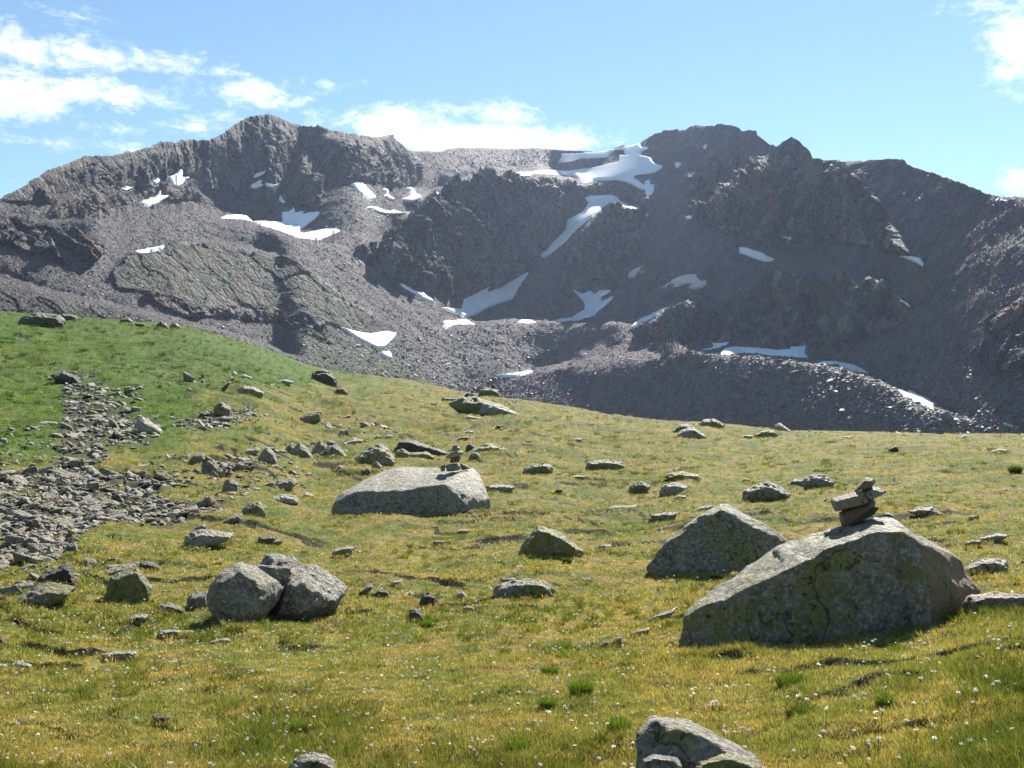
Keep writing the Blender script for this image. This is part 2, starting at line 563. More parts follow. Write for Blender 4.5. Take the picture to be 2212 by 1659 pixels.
m_base, n, out = new_mat('valley ground')
b = n.new('ShaderNodeBsdfPrincipled')
geo = n.new('ShaderNodeNewGeometry').outputs['Position']
n.link(n.mix(n.noise(geo, .02, 6), (.07, .09, .03), (.16, .14, .1)), b.inputs['Base Color']); b.inputs['Roughness'].default_value = .9
n.link(b.outputs[0], out.inputs[0])
ang = np.linspace(0, 2 * math.pi, 97)[:-1]
rr = np.array([3, 40, 200, 800, 2500, 9000, 25000])
zz = np.array([-3.4, -9, -60, -70, -80, -100, -150])
bv = np.array([[r * math.sin(a), r * math.cos(a), z] for r, z in zip(rr, zz) for a in ang])
bf = []
for i in range(len(rr) - 1):
    for j in range(96):
        bf.append((i * 96 + j, (i + 1) * 96 + j, (i + 1) * 96 + (j + 1) % 96, i * 96 + (j + 1) % 96))
vg = mesh_np('valley_ground', bv, np.array(bf), [m_base], True)
tag(vg, 'rough valley ground reaching to the horizon', kind='structure')

# ------------------------------------------------------------------ mountain
SNOW = [
 ('a', '750,562 790,555 785,545 835,552 835,560 790,578 760,575', 'small thin snow patch low on the left ridge, leftmost of its slope'),
 ('a', '962,512 985,505 990,487 1008,510 1005,525 975,535 965,525', 'tiny snow patch just left of the tooth shaped snow patch on the left ridge'),
 ('a', '1053,483 1080,478 1110,470 1125,445 1145,445 1152,465 1148,485 1190,487 1170,510 1150,535 1120,552 1085,545 1072,510', 'tooth shaped snow patch under the rocky left ridge, widest at its middle'),
 ('a', '880,660 900,632 930,632 945,615 975,620 990,600 998,572 1010,590 1015,605 1060,608 1050,628 1010,645 970,665 930,672', 'stone flecked ragged snow patch below the tooth shaped one on the left scree'),
 ('a', '1602,488 1610,468 1640,460 1680,456 1665,475 1640,480 1615,490', 'small curved snow patch highest on the dark face below the main summit'),
 ('a', '1580,555 1585,535 1610,525 1640,505 1658,512 1650,530 1665,540 1630,555 1600,560', 'small ragged snow patch, left one of the pair below the summit face'),
 ('a', '1672,540 1695,530 1720,540 1760,530 1758,550 1725,560 1690,550', 'thin snow strip, right one of the pair below the summit face'),
 ('a', '1765,645 1770,625 1785,615 1790,635 1805,645 1785,655', 'tiny snow fleck just above the big forked snow field'),
 ('a', '1390,745 1430,733 1500,728 1560,735 1600,762 1660,768 1740,775 1790,770 1780,745 1785,712 1830,705 1860,682 1870,715 1920,705 1910,725 1960,715 2010,705 2025,720 1985,755 1940,790 1900,820 1885,840 1920,845 1990,830 2060,818 2130,818 2155,830 2110,845 2060,868 2010,885 1960,880 1880,870 1830,850 1780,830 1700,805 1650,795 1610,770 1550,755 1470,752 1420,750', 'big forked snow field with a long tail in the left scree bowl'),
 ('a', '835,975 880,960 940,940 1000,930 1040,925 1035,940 1000,952 950,962 890,972', 'narrow snow sliver on top of the green rock dome on the left'),
 ('b', '155,535 210,525 250,535 265,560 320,610 315,630 280,635 250,620 210,585 175,545', 'slanting bright snow patch under the brown summit shoulder, left of three'),
 ('b', '355,570 380,557 400,575 397,598 437,622 430,637 395,630 372,610 380,590', 'small broken snow patch, middle of three under the brown summit shoulder'),
 ('b', '515,555 540,548 560,565 575,595 615,610 590,630 550,645 500,640 490,625 535,605 530,580', 'boot shaped snow patch, right of three under the brown summit shoulder'),
 ('b', '690,595 715,590 730,605 715,613 695,608', 'tiny snow spot on scree left of the dark central cliff top'),
 ('b', '253,685 280,672 320,675 370,695 410,705 430,693 450,700 490,712 560,700 545,712 500,722 440,725 380,725 330,715 290,695', 'flat hat shaped snow patch on scree left of the dark central cliff'),
 ('b', '1470,400 1500,360 1490,340 1560,340 1680,335 1780,325 1900,298 1990,280 2005,300 2050,298 2000,330 2000,350 2060,365 2085,400 2140,420 2120,440 2080,460 2020,470 1960,475 1950,490 1985,510 2020,540 2025,515 2050,503 2060,535 2085,535 2075,580 2050,612 2025,600 2025,570 1985,562 1950,540 1900,520 1840,505 1790,510 1720,510 1640,522 1600,500 1570,480 1470,470 1330,462 1300,478 1210,482 1210,470 1260,465 1350,450 1450,447 1550,450 1640,435 1750,420 1800,403 1855,395 1860,352 1925,350 1895,340 1890,315 1830,320 1800,345 1790,362 1700,368 1620,370 1550,390', 'largest snow field, spread over the saddle between the two summits'),
 ('b', '1640,620 1680,605 1740,605 1810,600 1850,615 1870,645 1930,670 1990,700 2045,718 2030,738 1980,715 1900,690 1840,675 1770,675 1730,700 1690,740 1640,780 1600,810 1560,850 1530,890 1480,930 1430,970 1390,1000 1355,1000 1350,975 1400,950 1440,900 1490,860 1525,820 1530,765 1560,745 1620,715 1650,680 1665,650', 'long hooked snow tongue running down right of the dark central cliff'),
 ('b', '455,1155 500,1170 560,1205 620,1220 660,1250 705,1285 660,1278 620,1260 570,1225 500,1190', 'narrow slanting snow strip at the left foot of the central cliff'),
 ('b', '740,1310 800,1315 860,1320 870,1290 875,1260 930,1235 990,1200 1030,1185 1030,1215 1060,1200 1120,1180 1180,1140 1220,1120 1280,1088 1280,1110 1250,1150 1220,1200 1185,1260 1120,1280 1060,1300 1000,1330 940,1365 880,1372 820,1355 770,1335', 'wing shaped grey snow field directly below the central cliff'),
 ('b', '745,1395 780,1395 825,1400 830,1388 900,1395 955,1412 880,1415 830,1415 800,1425 765,1445 745,1425 760,1415', 'short snow patch on the rim of the moraine below the wing shaped field'),
 ('b', '1215,1405 1240,1392 1290,1395 1340,1408 1290,1415 1250,1410', 'thin snow fleck on the middle of the moraine rim'),
 ('b', '1430,1400 1500,1388 1560,1380 1600,1350 1640,1330 1640,1290 1610,1250 1585,1222 1640,1225 1680,1205 1700,1230 1740,1205 1810,1200 1790,1220 1745,1245 1745,1275 1790,1260 1825,1240 1820,1260 1770,1300 1720,1340 1700,1365 1640,1380 1600,1395 1540,1398 1490,1408', 'branched snow patch with a left pointing tail under the round middle dome'),
 ('b', '1915,1125 1925,1090 1950,1075 1995,1048 1995,1065 1970,1095 1960,1120 1930,1128', 'small pinkish snow patch beside the round middle dome'),
 ('b', '1985,1095 2000,1082 2045,1080 2040,1092 2010,1100', 'tiny pinkish snow fleck right of the small pinkish snow patch'),
 ('c', '0,1165 30,1135 70,1100 110,1080 160,1070 210,1065 210,1085 240,1105 285,1112 275,1130 240,1150 180,1160 165,1145 190,1130 150,1125 110,1135 70,1158 80,1130 50,1125 15,1160', 'pinkish dusty snow patch with ragged lobes in the middle of the right scree'),
 ('b', '1910,1450 1950,1415 2000,1385 2060,1360 2120,1335 2170,1315 2165,1330 2110,1360 2060,1380 2010,1400 1960,1435', 'long thin slanting snow streak above the low grey dome'),
 ('e', '90,175 160,190 220,205 280,212 340,205 390,198 450,212 440,240 400,280 370,305 325,305 280,285 220,255 160,220', 'bright wedge of snow at the foot of the left slabs above the meadow'),
 ('e', '345,330 400,322 420,345 425,378 390,370 360,350', 'small bright snow patch just under the bright snow wedge'),
 ('e', '1070,480 1120,475 1200,465 1270,455 1320,445 1310,462 1240,480 1170,490 1110,488', 'flat snow strip low in the dark rubble, nearest the meadow crest'),
 ('e', '745,415 790,400 790,410 760,422', 'tiny snow fleck in the dark rubble left of the flat snow strip'),
 ('e', '1615,345 1650,335 1655,345 1625,357', 'tiny snow fleck in the dark rubble right of the flat snow strip'),
 ('c', '245,295 262,275 275,278 262,300', 'tiny snow fleck high on the right summit slope'),
 ('c', '72,395 90,380 115,380 100,405 85,418', 'small snow fleck right beside the large saddle snow field'),
 ('c', '748,845 790,845 830,855 848,875 820,880 790,862', 'small snow patch at the foot of the right pointed cliff'),
 ('c', '468,900 520,905 560,920 610,935 655,960 687,975 670,988 620,990 560,970 510,950 470,935', 'clean oval snow patch below and left of the right pointed cliff'),
 ('c', '1447,955 1520,960 1570,965 1598,995 1590,1018 1560,1000 1500,975', 'lone fish shaped snow patch on the far right scree'),
 ('c', '2060,592 2120,594 2165,612 2110,610', 'thin snow streak on the skyline at the far right'),
 ('f', '235,298 310,290 312,268 370,265 410,255 400,275 345,290 280,300', 'small broken snow patch at the left end of the strip under the right dome'),
 ('f', '350,330 380,300 440,290 540,295 620,300 700,310 790,305 780,290 880,288 890,310 870,335 900,358 820,350 740,345 660,340 600,330 540,325 470,325 400,335', 'long level snow strip under the big right dome'),
 ('f', '935,375 1000,375 1060,378 1130,392 1190,410 1230,430 1265,450 1220,445 1170,435 1110,410 1060,400 980,390', 'curved snow strip along the top of the dark low mound'),
 ('f', '1240,462 1300,485 1270,482', 'tiny snow fleck at the lower end of the curved snow strip'),
 ('f', '1435,555 1480,560 1530,562 1560,580 1620,605 1650,630 1685,642 1660,650 1655,668 1610,650 1560,635 1520,600 1480,590', 'stepped snow patch in the low boulder field on the right'),
 ('f', '2040,745 2110,755 2180,778 2140,777', 'thin snow sliver in the boulder field just over the right meadow crest'),
]
MX = np.arange(-620, 2860, 1.7)
MX = np.concatenate([-620 - np.geomspace(3, 700, 40)[::-1], MX, 2860 + np.geomspace(3, 800, 40)])
NR = 440
v = np.linspace(0, 1, NR)
GXm, Vm = np.meshgrid(MX, v)
y_bot = edge_y(GXm) + 55
y_top = sky_y(GXm)
GYm = y_bot + (y_top - y_bot) * Vm
cell_y = np.abs(np.gradient(GYm, axis=0)).mean()

Z_DOME = P('S', '815,590 830,540 870,500 900,460 935,425 990,400 1050,385 1120,378 1200,385 1250,395 1235,440 1200,470 1190,520 1165,555 1140,590 1100,620 1040,630 1000,655 960,640 900,620 860,610')
Z_DOMEB = P('S', '1230,640 1222,600 1240,540 1270,495 1310,457 1370,457 1400,482 1395,530 1370,570 1330,610 1290,630')
Z_CLIFF = P('S', '1500,470 1560,420 1640,352 1680,320 1700,300 1716,298 1745,320 1765,345 1830,370 1870,400 1905,440 1940,500 1975,560 1880,532 1800,522 1750,540 1690,545 1640,525 1560,500')
Z_DOMED = P('S', '1575,650 1620,612 1700,592 1800,587 1880,602 1940,632 1975,672 1950,702 1890,732 1800,748 1700,752 1620,742 1580,705')
Z_DOMEE = P('S', '1365,745 1400,702 1460,667 1520,662 1570,692 1582,732 1540,747 1440,760')
Z_SUMMIT = P('S', '0,430 30,412 62,390 120,362 180,340 215,330 300,318 380,303 460,298 500,270 530,250 590,246 640,265 700,275 850,290 880,315 905,345 908,385 890,402 800,400 760,380 700,385 690,395 600,460 590,470 580,440 500,430 430,405 380,410 330,425 250,405 180,430 90,440 40,436')
Z_RIB = P('S', '585,465 600,440 625,380 650,330 672,350 700,392 692,420 660,455 610,470')
Z_H = P('S', '240,600 255,575 285,548 330,535 400,522 470,530 520,545 600,558 680,590 740,640 800,680 822,720 760,722 690,692 620,682 540,665 430,662 380,645 300,630 250,625')
Z_J = P('S', '-200,480 -60,470 0,470 60,482 130,505 190,532 212,560 185,582 110,565 40,545 0,530 -100,520 -200,520')
Z_K = P('S', '2090,740 2140,700 2212,645 2330,600 2400,700 2330,820 2212,825 2130,800')
Z_L = P('S', '1480,392 1530,352 1580,338 1592,350 1575,378 1530,412 1490,418')
Z_M = P('S', '1100,382 1180,380 1260,400 1310,396 1375,402 1410,432 1400,445 1330,424 1260,432 1235,440 1180,410')
Z_N = P('S', '2000,430 2100,470 2212,560 2180,600 2080,540 2000,480')
Z_MOUND = P('S', '1200,800 1340,768 1480,757 1600,770 1740,780 1820,797 1900,832 1960,862 1960,900 1800,920 1500,880 1300,840')
Z_LL = P('S', '-200,590 0,605 100,637 250,667 400,702 560,747 700,790 560,780 330,700 0,690 -200,690')
ZONES = [  # polygon, slope, cliffness
    (Z_SUMMIT, 1.35, .8), (Z_RIB, 1.15, .8), (Z_DOME, 2.0, 1.0), (Z_DOMEB, 1.35, .9), (Z_CLIFF, 1.9, 1.0), (Z_DOMED, 1.35, .8),
    (Z_DOMEE, 1.2, .8), (Z_H, .74, .6), (Z_J, 1.3, .9), (Z_K, 1.0, .7), (Z_L, 1.5, .9), (Z_M, 1.4, .5), (Z_MOUND, .84, .1), (Z_LL, .75, .2),
    (P('S', '660,350 730,320 850,292 900,340 905,382 850,400 790,395 720,385 690,370'), 1.3, .9),
    (P('S', '120,420 200,400 330,410 420,400 430,430 330,450 200,470 100,470'), .9, .6),
    (P('S', '420,655 540,668 700,695 720,740 600,700 480,685 400,690 300,640'), .8, .7),
    (P('S', '590,455 600,440 690,430 700,455 640,470'), 1.0, .6),
    (P('S', '770,540 830,510 870,500 830,560 800,570'), 1.2, .8),
    (P('S', '1400,560 1450,570 1500,600 1560,600 1500,660 1420,690 1380,640'), .8, .4),
]
S = .60 + .0 * GXm
CLF = np.zeros_like(GXm)
wob = 5.5 * fbm(np.stack([GXm / 26, GYm / 26, 0 * GXm], -1), 3, 5)
wob2 = 5.5 * fbm(np.stack([GXm / 26, GYm / 26, 0 * GXm + 9], -1), 3, 6)
for poly, s_, c_ in ZONES:
    m = inpoly(GXm + wob, GYm + wob2, poly)
    S[m] = s_; CLF[m] = c_
S += .22 * sstep(GXm, 1380, 1560) * (S < .75)
S = blur(blur(S, 2, 1), 2, 0)
CLF = blur(blur(CLF, 1, 1), 1, 0)
# flatter floor low in the cirque
S -= .12 * np.exp(-((GYm - 790) / 45) ** 2) * np.exp(-((GXm - 1000) / 420) ** 2)
# lumps: broad gullies and ribs
S += .07 * fbm(np.stack([GXm / 120, GYm / 90, 0 * GXm], -1), 4, 15)
JUMPS = [(P('S', '815,565 830,535 870,497 900,458 935,423 990,398 1050,383 1120,377 1200,383 1250,393'), .26),
         (P('S', '960,712 1000,700 1100,695 1200,697 1340,700 1400,692'), .10),
         (P('S', '1110,812 1200,797 1340,768 1480,757 1600,768 1740,778 1820,795 1900,830 1960,860 2030,890 2100,912'), .08),
         (P('S', '130,482 280,464 420,450 500,470 600,500 700,530'), .10),
         (P('S', '1500,470 1560,415 1600,380 1640,348'), .16),
         (P('S', '1570,645 1620,607 1700,588 1800,582 1880,597 1940,625'), .08),
         (P('S', '1270,490 1310,453 1370,453 1400,478'), .08),
         (P('S', '240,588 270,558 330,533 420,518 520,540 600,556'), .10),
         (P('S', '600,450 650,328 700,390'), .10),
         (P('S', '-100,590 0,603 100,635 250,665 400,700 560,745 640,775'), .12),
         (P('S', '1365,740 1400,700 1460,664 1520,658 1570,688'), .07),
         (P('S', '0,470 60,480 130,503 190,530'), .08),
         (P('S', '480,475 560,490 650,520 740,505'), .05),
         (P('S', '700,300 800,300 850,292'), .03)]
SGX = np.zeros_like(GXm)
for line, J in JUMPS:
    bb = (GXm > line[:, 0].min() - 30) & (GXm < line[:, 0].max() + 30)
    yl = np.interp(GXm, line[:, 0], line[:, 1])
    up = yl - GYm        # positive above the line
    endf = sstep(GXm, line[0, 0] - 25, line[0, 0] + 40) * (1 - sstep(GXm, line[-1, 0] - 40, line[-1, 0] + 25))
    SGX += J * bb * endf * np.exp(-((up - 5) / 4.0) ** 2) / (4.0 * 1.772)
elev = (GYm * 0.0)
dirs = pxdir(GXm, GYm)
elev = np.arcsin(dirs[..., 2])
D0 = np.interp(MX, [-1300, -300, 0, 300, 600, 850, 1000, 1200, 1500, 1900, 2212, 2800, 3600], [270, 300, 320, 350, 400, 470, 520, 500, 420, 340, 300, 260, 200])
_e = np.linspace(-.2, .40, 1200)
_F = np.cumsum(1 / np.maximum(.62 - np.tan(_e), .25)) * (_e[1] - _e[0])
Fe = np.interp(elev, _e, _F)      # mean trend of log distance with height: only departures from it are evened out
lr = np.zeros_like(GXm)
lr[0] = np.log(D0)
for k in range(1, NR):
    de = elev[k] - elev[k - 1]
    den = np.maximum(S[k] - np.tan(elev[k]), .25)
    dy = np.abs(GYm[k] - GYm[k - 1])
    cur = lr[k - 1] + de / den + SGX[k] * dy
    cur = cur - Fe[k]
    cur = cur * .9 + blur(cur, 5, 0) * .1
    lr[k] = cur * .99 + blur(cur, 60, 0) * .01 + Fe[k]
lr -= Fe
lr = blur(lr, 4, 1)
_sm = np.zeros_like(GXm)
for sh_, tx_, _l in SNOW:
    _sm[inpoly(GXm, GYm, P(sh_, tx_))] = 1
_sm[inpoly(GXm, GYm, P('S', '1265,745 1430,745 1430,805 1265,805'))] = 1
_sm = np.clip(blur(blur(_sm, 10, 0), 12, 1) * 1.8, 0, 1)
lr = lr * (1 - _sm) + blur(blur(lr, 20, 1), 8, 0) * _sm
lr += Fe
print('crest distance', np.exp(lr[-1][::200]).round())
Dm = np.exp(lr)
Pm = CAM + dirs * Dm[..., None]
# crest back slope
hdm = np.hypot(dirs[-1, :, 0], dirs[-1, :, 1]); azm = dirs[-1, :, :2] / hdm[:, None]
backm = []
for dd in (1.5, 4, 9, 18, 35, 70, 140, 260, 420):
    z = Pm[-1, :, 2] + dd * (dirs[-1, :, 2] / hdm) * .6 - .02 * dd - dd * dd / 260
    backm.append(np.concatenate([azm * ((Dm[-1] * hdm) + dd)[:, None], np.maximum(z, -75)[:, None]], 1))
Pa = np.concatenate([Pm, np.array(backm)], 0)
CLFa = np.concatenate([CLF, np.repeat(CLF[-1:], len(backm), 0)], 0)


def normals(G):
    du = np.gradient(G, axis=1); dv = np.gradient(G, axis=0)
    nrm = np.cross(du, dv)
    nrm /= np.linalg.norm(nrm, axis=-1, keepdims=True) + 1e-9
    return nrm


NRM = normals(np.stack([blur(blur(Pa[..., i], 4, 0), 4, 1) for i in range(3)], -1))
# rock relief: broken ribs and gullies on the cliffs, rubble on the scree
Q = Pa * np.array([1, .9, .8])
big = fbm(Q / 42, 3, 101, True, .55)
mid = fbm(Pa * np.array([1, 1, .75]) / 13, 4, 111, True, .6)
sml = fbm(Pa / 3.6, 3, 121, False, .65)
_w = .55 * np.stack([fbm(Pa / 9, 2, 151), fbm(Pa / 9, 2, 152), fbm(Pa / 9, 2, 153)], -1)
_k = np.array([1, 1, .62])
blk = 3.4 * facets(Pa * _k / 17 + _w * .6, 11) + 1.9 * facets(Pa * _k / 6.5 + _w, 12) + .8 * facets(Pa / 2.6, 13)
_rt = 1 + .35 * sstep(GXm, 1100, 1500); _rt = np.concatenate([_rt, np.repeat(_rt[-1:], len(backm), 0)], 0)
disp = CLFa * _rt * (6.5 * big + 1.3 * mid + blk + .5 * sml) + (1 - CLFa) * (2.2 * fbm(Pa / 40, 3, 131) + .9 * fbm(Pa / 9, 2, 137) + .55 * sml)
_sz = blur(blur(inpoly(GXm, GYm, Z_SUMMIT).astype(float), 5, 0), 5, 1)
_sh = blur(blur(inpoly(GXm, GYm, Z_H).astype(float), 5, 0), 5, 1)
_sz = .45 * _sz + .74 * _sh
disp *= 1 - np.concatenate([_sz, np.repeat(_sz[-1:], len(backm), 0)], 0)
_tp = 1 - .8 * sstep(Vm, .93, .985)
_tp *= 1 - .85 * sstep(Vm, .84, .93) * sstep(GXm, 1620, 1670) * (1 - sstep(GXm, 1760, 1810))
disp *= np.concatenate([_tp, np.repeat(_tp[-1:], len(backm), 0)], 0)
# nearer faces carry smaller features
dist = np.linalg.norm(Pa, axis=-1)
disp *= np.clip(dist / 650, .35, 1.1)
sm_ = np.zeros_like(GXm)
for sh_, tx_, _l in SNOW:
    sm_[inpoly(GXm, GYm, P(sh_, tx_))] = 1
sm_ = np.clip(blur(blur(sm_, 6, 0), 4, 1) * 2.4, 0, 1)
dmask = 1 - 1.0 * np.concatenate([sm_, np.zeros((len(backm), len(MX)))], 0)
Pd = Pa + NRM * (disp * dmask)[..., None]


def zone_mask(poly, soft=3):
    m = inpoly(GXm + wob, GYm + wob2, poly).astype(float)
    m = blur(blur(m, soft, 1), soft, 0)
    return m


G = np.zeros_like(GXm)
for poly, a_ in ((Z_H, .66), (Z_DOMED, .5), (Z_DOMEE, .6), (Z_RIB, .5), (Z_LL, .55), (Z_MOUND, .4),
                 (P('S', '600,700 700,720 820,745 900,800 960,835 860,820 760,805 680,790'), 1.3),
                 (P('S', '560,680 700,700 760,760 700,770 600,730'), .9),
                 (P('S', '60,470 150,480 230,520 200,530 120,505'), .9),
                 (P('S', '1640,540 1800,545 1840,560 1750,575 1640,560'), .8)):
    G = np.maximum(G, zone_mask(poly, 4) * a_)
R_ = np.zeros_like(GXm)
for poly, a_ in ((P('S', '600,410 622,365 650,335 655,345 630,395 612,420'), 1.0), (P('S', '575,385 600,380 600,400 580,400'), .8),
                 (P('S', '1610,350 1640,430 1690,490 1700,470 1670,420 1650,380'), .55), (P('S', '1640,400 1670,410 1700,470 1670,470'), .8),
                 (P('S', '1960,600 1985,600 2000,622 1960,622'), 1.0), (P('S', '960,500 1000,490 1010,520 970,525'), .6),
                 (P('S', '850,560 880,540 900,600 870,620'), .6), (P('S', '820,300 848,292 850,305 800,315'), .9),
                 (P('S', '930,560 1010,600 1000,640 940,630'), .5), (P('S', '1720,600 1760,610 1850,660 1840,700 1720,640'), .35),
                 (P('S', '990,316 1050,312 1130,318 1120,328 1000,326'), .5)):
    R_ = np.maximum(R_, zone_mask(poly, 4) * a_)
# colour families of the rubble: purple brown on the right, pale tan on the left fans, blue grey boulders low right
B_ = sstep(GXm, 1150, 1500) * sstep(GYm, 560, 760)
T_ = (1 - sstep(GXm, 900, 1150)) * sstep(GYm, 380, 560)
pad = lambda A: np.concatenate([A, np.repeat(A[-1:], len(backm), 0)], 0)

m_mtn, n, out = new_mat('mountain rock')
geo = n.new('ShaderNodeNewGeometry').outputs['Position']
na_ = n.noise(geo, .03, 5, .6); nb2 = n.noise(geo, .16, 5, .65); nc_ = n.noise(geo, .8, 4, .7); nd_ = n.noise(n.mapping(geo, (1, 1, .5), (.3, .2, 0)), .2, 6, .72, 1.2)
scree = n.mix(n.ramp(nb2, .35, .65), (.085, .066, .066), (.19, .155, .148))
scree = n.mix(n.math('MULTIPLY', n.attr('tan'), .75), scree, n.mix(n.ramp(nb2, .35, .65), (.13, .11, .105), (.25, .215, .20)))
scree = n.mix(n.math('MULTIPLY', n.attr('blue'), .7), scree, n.mix(n.ramp(nb2, .35, .65), (.075, .073, .078), (.215, .205, .20)))
scree = n.mix(n.math('MULTIPLY', n.ramp(na_, .42, .60), .45), scree, n.mix(nb2, (.06, .052, .06), (.12, .10, .10)))
scree = n.mix(n.ramp(nd_, .36, .56, .55, 0), scree, (.04, .034, .036))
scree = n.mix(n.ramp(nc_, .3, .62, .8, 0), scree, (.026, .023, .024))
vc = n.mapping(n.vmath('ADD', geo, n.vmath('SCALE', (1, 1, 1))), (1, 1, .6), (.35, .15, 0))
wv = n.new('ShaderNodeTexNoise'); n.link(vc, wv.inputs['Vector']); wv.inputs['Scale'].default_value = .12; wv.inputs['Detail'].default_value = 3
vw = n.vmath('ADD', vc, n.vmath('MULTIPLY', wv.outputs['Color'], (9, 9, 9)))
vE = n.voronoi(vw, .14, 'DISTANCE_TO_EDGE'); vE2 = n.voronoi(vw, .42, 'DISTANCE_TO_EDGE')
vcol = n.voronoi(vw, .14, 'F1', 'Color')
blk = n.new('ShaderNodeSeparateColor'); n.link(vcol, blk.inputs[0])
cliff = n.mix(n.ramp(nd_, .34, .68), (.022, .024, .028), (.105, .10, .096))
cliff = n.mix(n.math('MULTIPLY', n.ramp(blk.outputs[0], .35, .8), .85), cliff, (.26, .24, .215))
cliff = n.mix(n.math('MULTIPLY', n.ramp(blk.outputs[1], .72, .95), .7), cliff, (.24, .14, .085))
cliff = n.mix(n.ramp(vE, 0, .07, .75, 0), cliff, (.012, .012, .013))
cliff = n.mix(n.ramp(vE2, 0, .10, .5, 0), cliff, (.016, .016, .017))
col = n.mix(n.ramp(n.math('ADD', n.attr('cliff'), n.math('MULTIPLY', n.math('SUBTRACT', nb2, .5), .6)), .3, .6), scree, cliff)
gmask = n.ramp(n.math('ADD', n.attr('green'), n.math('MULTIPLY', n.math('SUBTRACT', nb2, .5), 2.4)), .45, .85, 0, .85)
col = n.mix(gmask, col, n.mix(nc_, (.035, .050, .012), (.085, .105, .028)))
rmask = n.ramp(n.math('ADD', n.attr('rust'), n.math('MULTIPLY', n.math('SUBTRACT', nd_, .5), 1.6)), .3, .7, 0, .9)
col = n.mix(rmask, col, (.20, .09, .038))
col = n.mix(1.0, col, n.mix(n.attr('shade_lift'), (1.0, 1.0, 1.0), (1.55, 1.45, 1.52)), 'MULTIPLY')  # rock colour lightened to the right, lifting the shaded side
b = n.new('ShaderNodeBsdfPrincipled')
n.link(col, b.inputs['Base Color']); b.inputs['Roughness'].default_value = .7
b.inputs['Specular IOR Level'].default_value = .12
crk = n.math('ADD', n.math('MULTIPLY', n.ramp(vE, 0, .14), 1.7), n.math('MULTIPLY', n.ramp(vE2, 0, .22), .8))
crk = n.math('ADD', n.math('ADD', crk, n.math('MULTIPLY', blk.outputs[2], 2.0)), n.math('MULTIPLY', nd_, 4.0))
hh = n.math('ADD', n.math('MULTIPLY', nb2, 3.0), n.math('ADD', n.math('MULTIPLY', nc_, 1.6), n.math('MULTIPLY', crk, n.attr('cliff'))))
n.link(n.bump(hh, 1.0, 1.6), b.inputs['Normal'])
n.link(b.outputs[0], out.inputs[0])
mtn = mesh_np('mountain', Pd.reshape(-1, 3), grid_faces(Pd.shape[0], Pd.shape[1]), [m_mtn], True,
              {'cliff': ('FLOAT', CLFa), 'green': ('FLOAT', pad(G)), 'rust': ('FLOAT', pad(R_)), 'blue': ('FLOAT', pad(B_)), 'tan': ('FLOAT', pad(T_)), 'shade_lift': ('FLOAT', pad(sstep(GXm, 850, 1250)))})
tag(mtn, 'rocky mountain cirque with dark cliffs and scree slopes', kind='structure')
print('mountain', time.time() - T0)


def mtn_at(x, y, arr=None):
    """point on the mountain (undisplaced unless arr given) seen at survey point x, y"""
    A = Pm if arr is None else arr
    x = np.asarray(x, float); y = np.asarray(y, float)
    fx = np.interp(x, MX, np.arange(len(MX)))
    yb = edge_y(x) + 55; yt = sky_y(x)
    fr = np.clip((y - yb) / (yt - yb), 0, 1) * (NR - 1)
    i = np.clip(fr.astype(int), 0, NR - 2); j = np.clip(fx.astype(int), 0, len(MX) - 2)
    u = (fr - i); w = (fx - j)
    if A.ndim == 3:
        u = u[..., None]; w = w[..., None]
    return (A[i, j] * (1 - u) * (1 - w) + A[i + 1, j] * u * (1 - w) + A[i, j + 1] * (1 - u) * w + A[i + 1, j + 1] * u * w)
# ------------------------------------------------------------------ snow patches lying on the mountain
m_snow, n, out = new_mat('old snow')
geo = n.new('ShaderNodeNewGeometry').outputs['Position']
b = n.new('ShaderNodeBsdfPrincipled')
s1 = n.noise(geo, .12, 5, .6); s2 = n.noise(geo, .9, 4, .6)
n.link(n.mix(n.ramp(s1, .45, .75, 0, .7), (.90, .91, .93), (.78, .74, .73)), b.inputs['Base Color'])
b.inputs['Roughness'].default_value = .65; b.inputs['Specular IOR Level'].default_value = .3
n.link(n.bump(s2, .35, .5), b.inputs['Normal'])
n.link(b.outputs[0], out.inputs[0])
m_snowp = m_snow.copy(); m_snowp.name = 'dusty pink snow'
for nd in m_snowp.node_tree.nodes:
    if nd.type == 'MIX':
        nd.inputs[6].default_value = (.74, .66, .62, 1); nd.inputs[7].default_value = (.55, .42, .36, 1)

